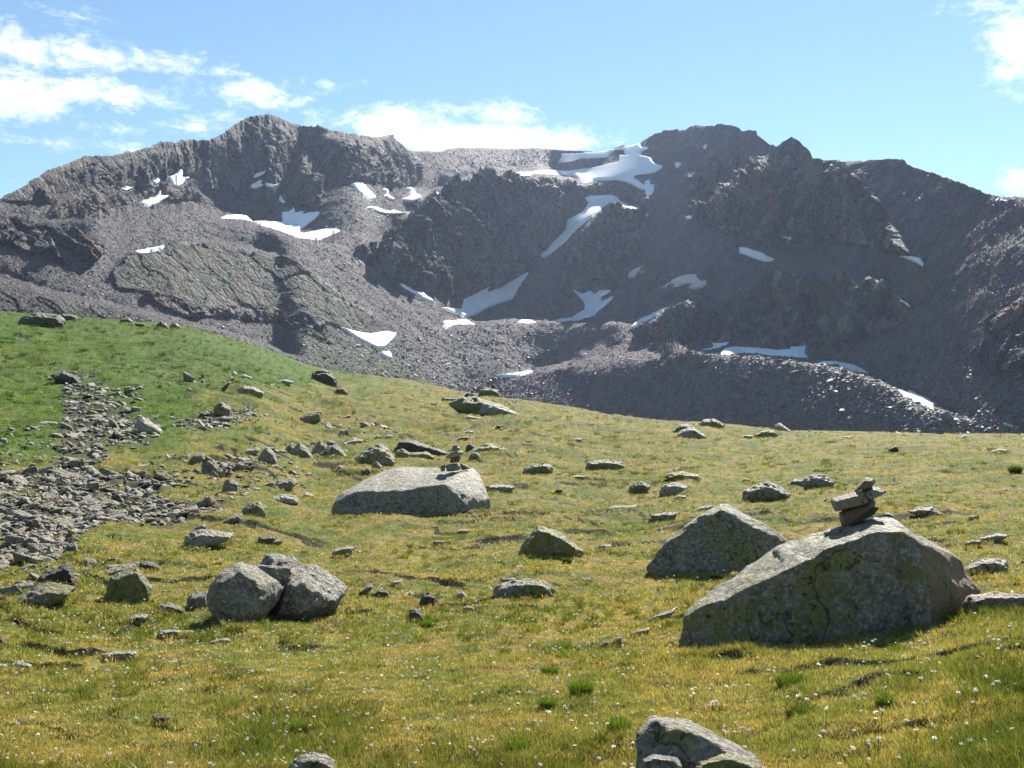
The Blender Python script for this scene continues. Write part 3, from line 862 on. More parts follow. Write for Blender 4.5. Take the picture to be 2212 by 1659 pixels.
NRMs = NRM[:NR]
for sheet, txt, lab in SNOW:
    poly = P(sheet, txt)
    x0, y0 = poly.min(0) - 1; x1, y1 = poly.max(0) + 1
    st = max(.7, math.sqrt((x1 - x0) * (y1 - y0) / 14000))
    xs = np.arange(x0, x1 + st, st); ys = np.arange(y0, y1 + st, st)
    gx_, gy_ = np.meshgrid(xs, ys)
    jx = 1.2 * fbm(np.stack([gx_ / 4, gy_ / 4, 0 * gx_], -1), 3, 501); jy = .9 * fbm(np.stack([gx_ / 4, gy_ / 4, 0 * gx_ + 5], -1), 3, 502)
    ins = inpoly(gx_ + jx, gy_ + jy, poly)
    sd_ = polydist(gx_ + jx, gy_ + jy, poly) * np.where(ins, 1, -1)
    keepv = sd_ > -st * 1.2
    yc = np.minimum(np.maximum(gy_, sky_y(gx_) + .6), edge_y(gx_) + 50)
    base = mtn_at(gx_, yc, Pd[:NR])
    # keep the smoothed sheet in front of the rock it covers
    nr_ = mtn_at(gx_, yc, NRMs)
    dist_ = np.linalg.norm(base, axis=-1)
    off = np.clip(sd_ / 2.2, -1, 1) * dist_ * .0018
    lift = base + nr_ * off[..., None]
    kf = keepv[:-1, :-1] & keepv[1:, :-1] & keepv[:-1, 1:] & keepv[1:, 1:]
    F_ = grid_faces(*gx_.shape, keep=kf)
    used, inv = np.unique(F_.ravel(), return_inverse=True)
    if not len(used):
        continue
    V = lift.reshape(-1, 3)[used]
    Vn = nr_.reshape(-1, 3)[used]
    nV = len(V)
    F_ = inv.reshape(-1, 4)
    V2 = V - Vn * (dist_.reshape(-1)[used] * .004)[:, None]
    # closed slab: top, underside, rim
    e = np.concatenate([F_[:, [0, 1]], F_[:, [1, 2]], F_[:, [2, 3]], F_[:, [3, 0]]])
    key = np.sort(e, 1); code = key[:, 0].astype(np.int64) * nV + key[:, 1]
    u_, idx, cnt = np.unique(code, return_index=True, return_counts=True)
    rim = e[idx[cnt == 1]]
    rimq = np.stack([rim[:, 1], rim[:, 0], rim[:, 0] + nV, rim[:, 1] + nV], 1)
    o = mesh_np('snow_patch', np.concatenate([V, V2]), np.concatenate([F_[:, ::-1], F_ + nV, rimq]), [m_snowp if 'pink' in lab else m_snow], True)
    tag(o, lab, 'snow patch', 'snow patches on the mountain')
print('snow', time.time() - T0)

# ------------------------------------------------------------------ loose rubble on the mountain
m_rub, n, out = new_mat('rubble stone')
oi = n.attr('tone')
geo = n.new('ShaderNodeNewGeometry').outputs['Position']
c1 = n.mix(oi, (.035, .031, .033), (.20, .175, .17))
c1 = n.mix(n.ramp(n.noise(geo, 1.5, 4), .4, .7, 0, .5), c1, (.07, .07, .06))
b = n.new('ShaderNodeBsdfPrincipled')
n.link(c1, b.inputs['Base Color']); b.inputs['Roughness'].default_value = .6; b.inputs['Specular IOR Level'].default_value = .25
n.link(b.outputs[0], out.inputs[0])
NRUB = 190000
rx = rng.uniform(-560, 2760, NRUB * 2); ry = rng.uniform(0, 1, NRUB * 2)
ry = sky_y(rx) + 3 + (edge_y(rx) + 12 - sky_y(rx) - 3) * ry ** .9
cf = mtn_at(rx, ry, CLF)
keep = rng.random(len(rx)) > cf * 1.2
insn = np.zeros(len(rx), bool)
for sheet, txt, lab in SNOW:
    insn |= inpoly(rx, ry, P(sheet, txt))
keep &= ~insn | (rng.random(len(rx)) < .02)
rx, ry = rx[keep][:NRUB], ry[keep][:NRUB]
pos = mtn_at(rx, ry, Pd[:NR]); nrr = mtn_at(rx, ry, NRMs)
dd = np.linalg.norm(pos, axis=-1)
px_size = np.clip(rng.lognormal(.42, .5, len(rx)), .8, 11) * (.8 + .5 * sstep(ry, 600, 900))
px_size *= np.where(rng.random(len(rx)) < .004, 2.2, 1)
px_size *= 1 + .7 * sstep(rx, 1300, 1650) * sstep(ry, 640, 800)
px_size *= .88
size = px_size * dd / FS * .5
cube = np.array([(x, y, z) for x in (-1, 1) for y in (-1, 1) for z in (-1, 1)], float)
cf_ = np.array([(0, 1, 3, 2), (4, 6, 7, 5), (0, 4, 5, 1), (2, 3, 7, 6), (0, 2, 6, 4), (1, 5, 7, 3)])


def scatter_blocks(pos, size, up, flat, seed):
    """angular blocks, one per position, in one mesh"""
    r = np.random.default_rng(seed)
    N = len(pos)
    V = cube[None] * (1 + r.uniform(-.42, .42, (N, 8, 3)))
    V *= r.uniform(.55, 1.1, (N, 1, 3)) * np.array([1.15, .85, flat])
    a = r.uniform(0, 2 * math.pi, N); t1 = r.normal(0, .3, N); t2 = r.normal(0, .3, N)
    ca, sa = np.cos(a), np.sin(a)
    x, y, z = V[..., 0].copy(), V[..., 1].copy(), V[..., 2].copy()
    x, z = x * np.cos(t1)[:, None] - z * np.sin(t1)[:, None], x * np.sin(t1)[:, None] + z * np.cos(t1)[:, None]
    y, z = y * np.cos(t2)[:, None] - z * np.sin(t2)[:, None], y * np.sin(t2)[:, None] + z * np.cos(t2)[:, None]
    x, y = x * ca[:, None] - y * sa[:, None], x * sa[:, None] + y * ca[:, None]
    up = up / np.linalg.norm(up, axis=1, keepdims=True)
    t = np.cross(up, np.array([0.0, 1, 0])); t /= np.linalg.norm(t, axis=1, keepdims=True) + 1e-9
    bt = np.cross(up, t)
    W_ = x[..., None] * t[:, None] + y[..., None] * bt[:, None] + z[..., None] * up[:, None]
    W_ = W_ * size[:, None, None] + pos[:, None]
    F_ = cf_[None] + (np.arange(N) * 8)[:, None, None]
    return W_.reshape(-1, 3), F_.reshape(-1, 4)


upm = nrr * .75 + np.array([0, 0, .6])
V, F_ = scatter_blocks(pos + nrr * (size * .15)[:, None], size, upm, .6, 4)
lum = np.clip(rng.normal(.40, .27, len(rx)) + .05 * (1 - sstep(rx, 900, 1250)) * sstep(ry, 400, 520) + .06 * sstep(rx, 1000, 1300) + .12 * mtn_at(rx, ry, T_) - .12 * mtn_at(rx, ry, G) , 0, 1)  # left stones toned paler, standing in for sun and glints on scree
rub = mesh_np('scree_rubble', V, F_, [m_rub], False, {'tone': ('FLOAT', np.repeat(lum, 8))})
tag(rub, 'loose broken rubble strewn over the mountain slopes', kind='stuff')
print('rubble', time.time() - T0)
# ------------------------------------------------------------------ stones and boulders of the meadow
m_rock, n, out = new_mat('lichened rock')
tcn = n.new('ShaderNodeTexCoord')
geo = n.new('ShaderNodeNewGeometry').outputs['Position']
oi = n.new('ShaderNodeObjectInfo')
sp = n.new('ShaderNodeSeparateColor'); n.link(oi.outputs['Color'], sp.inputs[0])
off = n.vmath('SCALE', (37.1, 11.3, 5.7)); n.link(oi.outputs['Random'], off.node.inputs['Scale'])
pp = n.vmath('ADD', geo, off)
k1 = n.noise(pp, 2.3, 6, .65); k2 = n.noise(pp, 9, 6, .7); k3 = n.noise(pp, 34, 5, .7)
vor = n.voronoi(pp, 16)
vor2 = n.voronoi(n.vmath('ADD', pp, n.vmath('SCALE', (1, 1, 1))), 7)
k4 = n.noise(pp, 75, 4, .7); k5 = n.noise(n.vmath('ADD', pp, n.vmath('SCALE', (1, 1, 1))), 15, 4, .6, .6)
base = n.mix(n.ramp(k2, .36, .64), (.12, .116, .10), (.34, .33, .29))
base = n.mix(n.ramp(k1, .45, .62, 0, .6), base, (.27, .235, .18))
base = n.mix(n.ramp(k3, .47, .60, 0, .72), base, (.60, .58, .53))
pl = n.math('MAXIMUM', n.math('SUBTRACT', 1.0, oi.outputs['Alpha']), n.attr('pale'))
base = n.mix(pl, base, n.mix(k2, (.42, .40, .37), (.78, .75, .70)))
base = n.mix(n.ramp(k4, .52, .64, 0, .6), base, (.10, .096, .085))
# warm iron stain (blue channel of the object colour, or painted on the face of one boulder)
wm_ = n.math('MAXIMUM', sp.outputs[2], n.attr('stain'))
base = n.mix(n.math('MULTIPLY', wm_, .9), base, n.mix(k2, (.13, .05, .022), (.42, .21, .105)))
# dark crust (green channel)
dk = n.ramp(n.math('ADD', n.math('ADD', k2, n.math('MULTIPLY', k1, .5)), n.math('MULTIPLY', sp.outputs[1], .42)), .90, 1.02, 0, .85)
base = n.mix(dk, base, (.032, .030, .027))
# yellow green map lichen (red channel)
lf = n.math('ADD', n.math('ADD', n.math('MULTIPLY', k1, .8), n.math('MULTIPLY', k5, .7)), n.math('MULTIPLY', sp.outputs[0], .47))
li = n.math('MULTIPLY', n.ramp(lf, .87, .97, 0, .85), n.ramp(k4, .38, .5, .3, 1))
base = n.mix(li, base, n.mix(k3, (.12, .13, .02), (.38, .39, .08)))
spots = n.math('MULTIPLY', n.ramp(k5, .62, .66), n.ramp(k1, .42, .52))
base = n.mix(n.math('MULTIPLY', spots, .85), base, (.022, .022, .022))
cw = n.new('ShaderNodeTexNoise'); n.link(pp, cw.inputs['Vector']); cw.inputs['Scale'].default_value = 1.6; cw.inputs['Detail'].default_value = 5
cv = n.vmath('ADD', n.mapping(pp, (1, 1, .45), (.5, .3, 0)), n.vmath('MULTIPLY', cw.outputs['Color'], (1.1, 1.1, 1.1)))
ck = n.math('MULTIPLY', n.ramp(n.voronoi(cv, 1.3, 'DISTANCE_TO_EDGE'), 0, .018, 1, 0), n.ramp(k1, .44, .54))
base = n.mix(n.math('MULTIPLY', ck, .8), base, (.02, .018, .016))
base = n.mix(1.0, base, (1.08, 1.0, .86), 'MULTIPLY')
b = n.new('ShaderNodeBsdfPrincipled')
n.link(base, b.inputs['Base Color']); b.inputs['Roughness'].default_value = .58; b.inputs['Specular IOR Level'].default_value = .45
hh = n.math('ADD', n.math('MULTIPLY', k2, .11), n.math('ADD', n.math('MULTIPLY', k3, .05), n.math('ADD', n.math('MULTIPLY', k1, .12), n.math('MULTIPLY', k4, .022))))
bn = n.new('ShaderNodeBump'); bn.inputs['Strength'].default_value = 1.0; bn.inputs['Distance'].default_value = 1.0
n.link(hh, bn.inputs['Height'])
n.link(bn.outputs[0], b.inputs['Normal'])
n.link(b.outputs[0], out.inputs[0])

_dg_objs = []


def hull_mesh(name, hulls, voxel, seed, amp, facet=.5):
    """union of convex hulls -> one continuous weathered surface"""
    bm = bmesh.new()
    for pts in hulls:
        vs = [bm.verts.new(p) for p in pts]
        r = bmesh.ops.convex_hull(bm, input=vs)
        junk = [g for g in r['geom_interior'] if isinstance(g, bmesh.types.BMVert)] + [g for g in r['geom_unused'] if isinstance(g, bmesh.types.BMVert)]
        if junk:
            bmesh.ops.delete(bm, geom=list(set(junk)), context='VERTS')
    bmesh.ops.recalc_face_normals(bm, faces=bm.faces)
    me = bpy.data.meshes.new(name)
    bm.to_mesh(me); bm.free()
    o = bpy.data.objects.new(name, me)
    C.objects.link(o)
    md = o.modifiers.new('r', 'REMESH'); md.mode = 'VOXEL'; md.voxel_size = voxel
    dg = bpy.context.evaluated_depsgraph_get()
    m2 = bpy.data.meshes.new_from_object(o.evaluated_get(dg))
    o.modifiers.clear(); o.data = m2; bpy.data.meshes.remove(me)
    m2.name = name
    N = len(m2.vertices)
    V = np.zeros(N * 3, np.float32); m2.vertices.foreach_get('co', V); V = V.reshape(-1, 3).astype(float)
    Nn = np.zeros(N * 3, np.float32); m2.vertices.foreach_get('normal', Nn); Nn = Nn.reshape(-1, 3)
    L = (V.max(0) - V.min(0)).max()
    c = V.mean(0)
    q = (V - c) / L + seed * 3.17
    d = amp * L * (.55 * fbm(q * 2.6, 3, seed) + .45 * fbm(q * 7, 3, seed + 9, True) + .30 * fbm(q * 19, 2, seed + 19))
    # broken steps, as split along the bedding
    st = (V @ np.array([.25, .3, .92])) / L * 9 + .8 * fbm(q * 2, 2, seed + 5)
    d += amp * L * facet * .5 * (np.abs((st % 1) - .5) * 2 - .5)
    V = V + Nn * d[:, None]
    m2.vertices.foreach_set('co', V.astype(np.float32).ravel())
    m2.materials.clear(); m2.materials.append(m_rock)
    m2.polygons.foreach_set('use_smooth', np.full(len(m2.polygons), True))
    m2.update()
    return o


def pts3(a, D):
    """rows (x, y, depth) -> world"""
    a = np.asarray(a, float)
    return CAM + pxdir(a[:, 0], a[:, 1]) * (D + a[:, 2])[:, None]


def recenter(o):
    """origin at the base of the thing"""
    me = o.data
    N = len(me.vertices)
    V = np.zeros(N * 3, np.float32); me.vertices.foreach_get('co', V); V = V.reshape(-1, 3)
    c = (V.max(0) + V.min(0)) / 2; c[2] = V[:, 2].min()
    me.vertices.foreach_set('co', (V - c).ravel()); me.update()
    o.location = c


_seed = [100]
SKIRT = [P('i', '95,850 400,842 900,800 1300,758 1600,618 1900,545'), P('S', '1400,1232 1480,1240 1600,1240 1700,1205'), P('e', '45,1378 240,1390 440,1345 860,1328 1040,1255'),
         P('g', '1340,640 1390,690 1480,712 1600,690 1700,640'), P('g', '1740,610 1880,612 2000,570 2190,460'), P('E', '60,900 150,700 170,640')]


def outline_rock(name, poly, D=None, thick=.7, top=.72, bury=.22, look=(.2, .2, 0), label=None, cat='rock', group=None, amp=.040, vox=1.25, push=0.0):
    poly = np.asarray(poly, float)
    x0, y0 = poly.min(0); x1, y1 = poly.max(0)
    cx = (x0 + x1) / 2
    ground_rock = D is None
    if ground_rock:
        xs_ = np.linspace(x0 + .06 * (x1 - x0), x1 - .06 * (x1 - x0), 9)
        lo_ = []
        for q_ in xs_:
            ys_ = []
            for k_ in range(len(poly)):
                a_, b_ = poly[k_], poly[(k_ + 1) % len(poly)]
                if (a_[0] - q_) * (b_[0] - q_) <= 0 and a_[0] != b_[0]:
                    ys_.append(a_[1] + (b_[1] - a_[1]) * (q_ - a_[0]) / (b_[0] - a_[0]))
            lo_.append(max(ys_) if ys_ else y1)
        SKIRT.append(np.stack([xs_, np.maximum(np.array(lo_), y1 - .35 * (y1 - y0)) + 1.2], 1))
    if ground_rock:
        D = float(meadow_D(cx, y1))
    s = D / FS
    Wm = (x1 - x0) * s; Hm = (y1 - y0) * s
    T = thick * math.sqrt(max(Wm * Hm, 1e-6)) + .18 * Wm
    c = np.array([cx, (y0 + y1) / 2])
    pts = []
    rs = np.random.default_rng(_seed[0])
    for p in poly:
        pts.append((p[0], p[1], 0))
        q = c + (p - c) * (.78 + rs.uniform(-.06, .06)); q[1] = y1 - (y1 - q[1]) * top
        pts.append((q[0], q[1], -T * .36))
        q = c + (p - c) * (.8 + rs.uniform(-.08, .08)); q[1] = y1 - (y1 - q[1]) * .92
        pts.append((q[0], q[1], T * .5))
        if ground_rock and p[1] > c[1]:
            for dd_ in (-T * .25, T * .4):
                pts.append((c[0] + (p[0] - c[0]) * .9, p[1] + bury * (y1 - y0) + 2, dd_))
    D2 = D + T * .34 + push
    W3 = pts3(pts, D2)
    ext = W3.max(0) - W3.min(0)
    _seed[0] += 1
    o = hull_mesh(name, [W3], max(vox * s * 1.4, float(ext.max()) / 60), _seed[0], amp)
    recenter(o)
    lb = label or ''
    al = .25 if any(w in lb for w in ('white', 'bright speckled')) else .6 if ('pale' in lb or 'light ' in lb) else .9
    o.color = (look[0], look[1], look[2], al)
    tag(o, label, cat, group)
    return o


def custom_rock(name, sheet, D, hulls, look, label, cat='boulder', vox=.02, amp=.012, group=None):
    H = []
    ox, oy, s = SHEETS[sheet]
    for h in hulls:
        a = np.array([[float(v) for v in p.split(',')] for p in h.split()])
        a[:, :2] = a[:, :2] * s + (ox, oy)
        H.append(pts3(a, D))
    _seed[0] += 1
    o = hull_mesh(name, H, vox, _seed[0], amp)
    recenter(o)
    o.color = (*look, 1)
    return tag(o, label, cat, group)


def stain_face(o, poly):
    me = o.data; N = len(me.vertices)
    V = np.zeros(N * 3, np.float32); me.vertices.foreach_get('co', V)
    V = V.reshape(-1, 3) + np.array(o.location) - CAM
    cp, sp_ = math.cos(PITCH), math.sin(PITCH)
    fwd = V[:, 1] * cp + V[:, 2] * sp_; upv = -V[:, 1] * sp_ + V[:, 2] * cp
    x = CX + FS * V[:, 0] / fwd; y = CY - FS * upv / fwd
    a = me.attributes.new('stain', 'FLOAT', 'POINT')
    a.data.foreach_set('value', (inpoly(x, y, poly) * .75).astype(np.float32))


# --- the big boulder that carries the nearest cairn
DB = float(meadow_D(1640, 1405)) + .1
custom_rock('boulder', 'i', DB, [
    # right body: front face, top facet, back
    '790,310,0 860,268,.02 1060,178,.05 1130,128,.1 1310,88,.12 1460,96,.16 1590,158,.25 790,900,0 1640,900,.25 1200,900,0 1310,-14,.62 1380,-8,.66 1430,12,.66 1250,4,.55 1000,70,.5 830,150,.5 690,188,.5 1560,90,.7 700,900,1.0 1640,860,1.1',
    '1590,158,.25 1440,100,.17 1610,430,.16 1640,900,.2 1560,900,.1 1660,700,.25 1560,88,.7 1650,140,.75 1750,208,.8 1830,258,.8 1890,350,.85 1948,440,.9 1900,560,.75 1850,900,.8 1700,640,.35 1700,900,.4 1900,900,1.3 1560,120,1.1',
    '95,900,.3 100,760,.3 118,690,.3 125,620,.3 160,560,.35 225,520,.4 300,505,.25 420,480,.14 620,392,.03 700,345,0 860,270,0 880,900,0 450,900,.06 250,900,.15 360,458,.6 450,393,.62 520,328,.66 600,250,.68 685,190,.68 830,150,.6 500,900,1.2 150,900,.9 900,900,1.2',
], (.30, .16, .04), 'huge wedge shaped grey boulder with a sunlit top edge, carrying the nearest cairn', vox=.014, amp=.021)
stain_face(bpy.data.objects['boulder'], P('i', '1480,95 1590,158 1700,190 1830,258 1950,440 1900,620 1650,640 1640,460 1610,330 1595,200'))
# its neighbour behind
DQ = float(meadow_D(1560, 1240)) + .1
custom_rock('boulder', 'S', DQ, [
    '1396,1228,.1 1412,1200,.1 1440,1168,.15 1500,1120,.2 1558,1090,.35 1566,1088,.5 1576,1092,.5 1620,1120,.5 1665,1145,.5 1712,1172,.6 1735,1230,.6 1700,1270,.4 1600,1270,0 1560,1270,-.03 1480,1270,0 1420,1265,.05 1560,1102,.22 1480,1150,.08 1640,1145,.3 1560,1200,0 1700,1270,1.6 1450,1270,1.3 1570,1110,1.0 1640,1160,1.2'],
    (.27, .24, .0), 'large triangular grey boulder standing just behind the cairn boulder', vox=.022, amp=.020)
# broad boulder with the slender cairn
DR = float(meadow_D(850, 1117)) + .1
custom_rock('boulder', 'e', DR, [
    '42,1400,.5 45,1310,.5 62,1285,.45 100,1228,.6 150,1205,.8 200,1178,.9 300,1122,1.3 380,1075,1.7 430,1056,1.9 500,1050,2.1 650,1060,2.1 760,1078,1.9 300,1160,.9 232,1214,.4 480,1216,.2 640,1196,.1 640,1420,.1 240,1420,.2 120,1410,.35 100,1420,1.4 640,1420,2.2',
    '440,1215,.2 640,1194,.1 752,1164,.05 800,1195,.1 870,1285,.1 900,1320,.15 560,1420,.0 860,1420,.1 640,1420,.0 760,1078,1.9 940,1060,1.6 980,1108,1.3 1012,1180,.9 1040,1252,.6 1045,1300,.7 960,1330,.3 650,1060,2.1 520,1080,2.0 1000,1420,1.5 600,1420,2.2'],
    (.12, .10, .0), 'broad flat topped pale grey boulder with a slender cairn on its back', vox=.03, amp=.018)
# round leaning boulder and the rough one behind it
DM = float(meadow_D(500, 1352))
custom_rock('boulder', 'g', DM, [
    '1305,500,.25 1322,430,.22 1370,368,.24 1412,330,.25 1460,290,.3 1530,273,.32 1600,292,.36 1640,330,.3 1700,360,.35 1768,402,.4 1790,452,.42 1760,520,.4 1690,600,.3 1600,668,.2 1480,702,.15 1395,662,.18 1340,600,.2 1312,560,.22 1400,420,.04 1520,340,.1 1640,420,.1 1560,600,.0 1400,560,.05 1500,640,.05 1650,520,.12 1480,760,.25 1600,720,.3 1500,330,.75 1650,420,.8 1450,600,.8',
    '1600,292,.4 1740,316,.45 1832,314,.55 1835,330,.55 1800,430,.5 1745,540,.4 1700,560,.4 1640,330,.5 1760,330,.7 1720,500,.7'],
    (.10, .22, .02), 'round leaning grey boulder in the lower left meadow, speckled with dark spots', vox=.011, amp=.02)
custom_rock('boulder', 'g', DM + .45, [
    '1640,292,.5 1680,232,.5 1760,222,.5 1850,232,.5 1892,285,.4 1900,340,.2 1800,420,.1 1660,420,.3 1700,700,.3 1700,300,.9 1850,300,1.0',
    '1830,330,.2 1900,290,.3 2010,290,.35 2040,340,.3 2065,362,.3 2130,405,.3 2200,440,.35 2160,490,.2 2120,525,.1 2000,562,.0 1880,605,-.05 1760,600,.0 1740,640,.1 1840,430,-.05 1900,420,-.02 1900,660,.1 2100,620,.3 1950,320,.9 2120,440,.9 1780,500,.8'],
    (.08, .30, .0), 'rough crusted pale boulder leaning behind the round boulder', vox=.012, amp=.034)
# lower right foreground boulder cut by the frame
DE = float(meadow_D(1500, 1690))
custom_rock('boulder', 'E', DE - .1, [
    '140,560,.12 170,430,.16 240,340,.2 300,260,.22 340,212,.3 420,215,.32 540,235,.34 780,255,.36 880,280,.36 380,270,.12 540,320,.08 700,410,.04 900,430,.02 1080,500,.0 1340,620,-.02 1500,800,-.05 1000,330,.36 1200,450,.34 1400,540,.3 1600,640,.26 1800,760,.22 1960,900,.15 2050,1000,.1 1700,1250,0 300,1250,.0 160,1000,.1 900,1250,.0 400,1250,.6 1800,1250,.5 600,300,.5'],
    (.22, .16, .0), 'long low grey boulder cut off by the bottom edge, lit along its sloping back', vox=.009, amp=.02)
outline_rock('boulder', P('E', '240,825 310,822 390,755 470,758 600,765 720,805 800,930 790,960 250,960'), None, look=(.25, .35, 0), push=-.42,
             label='small crusty rock in front of the long low boulder at the bottom edge', cat='rock')
outline_rock('boulder', P('E', '1000,865 1200,820 1350,755 1500,760 1700,845 1850,940 1880,960 960,960'), None, look=(.85, .1, 0), push=-.42,
             label='yellow lichened rock half hidden at the bottom edge in front of the long low boulder', cat='rock')

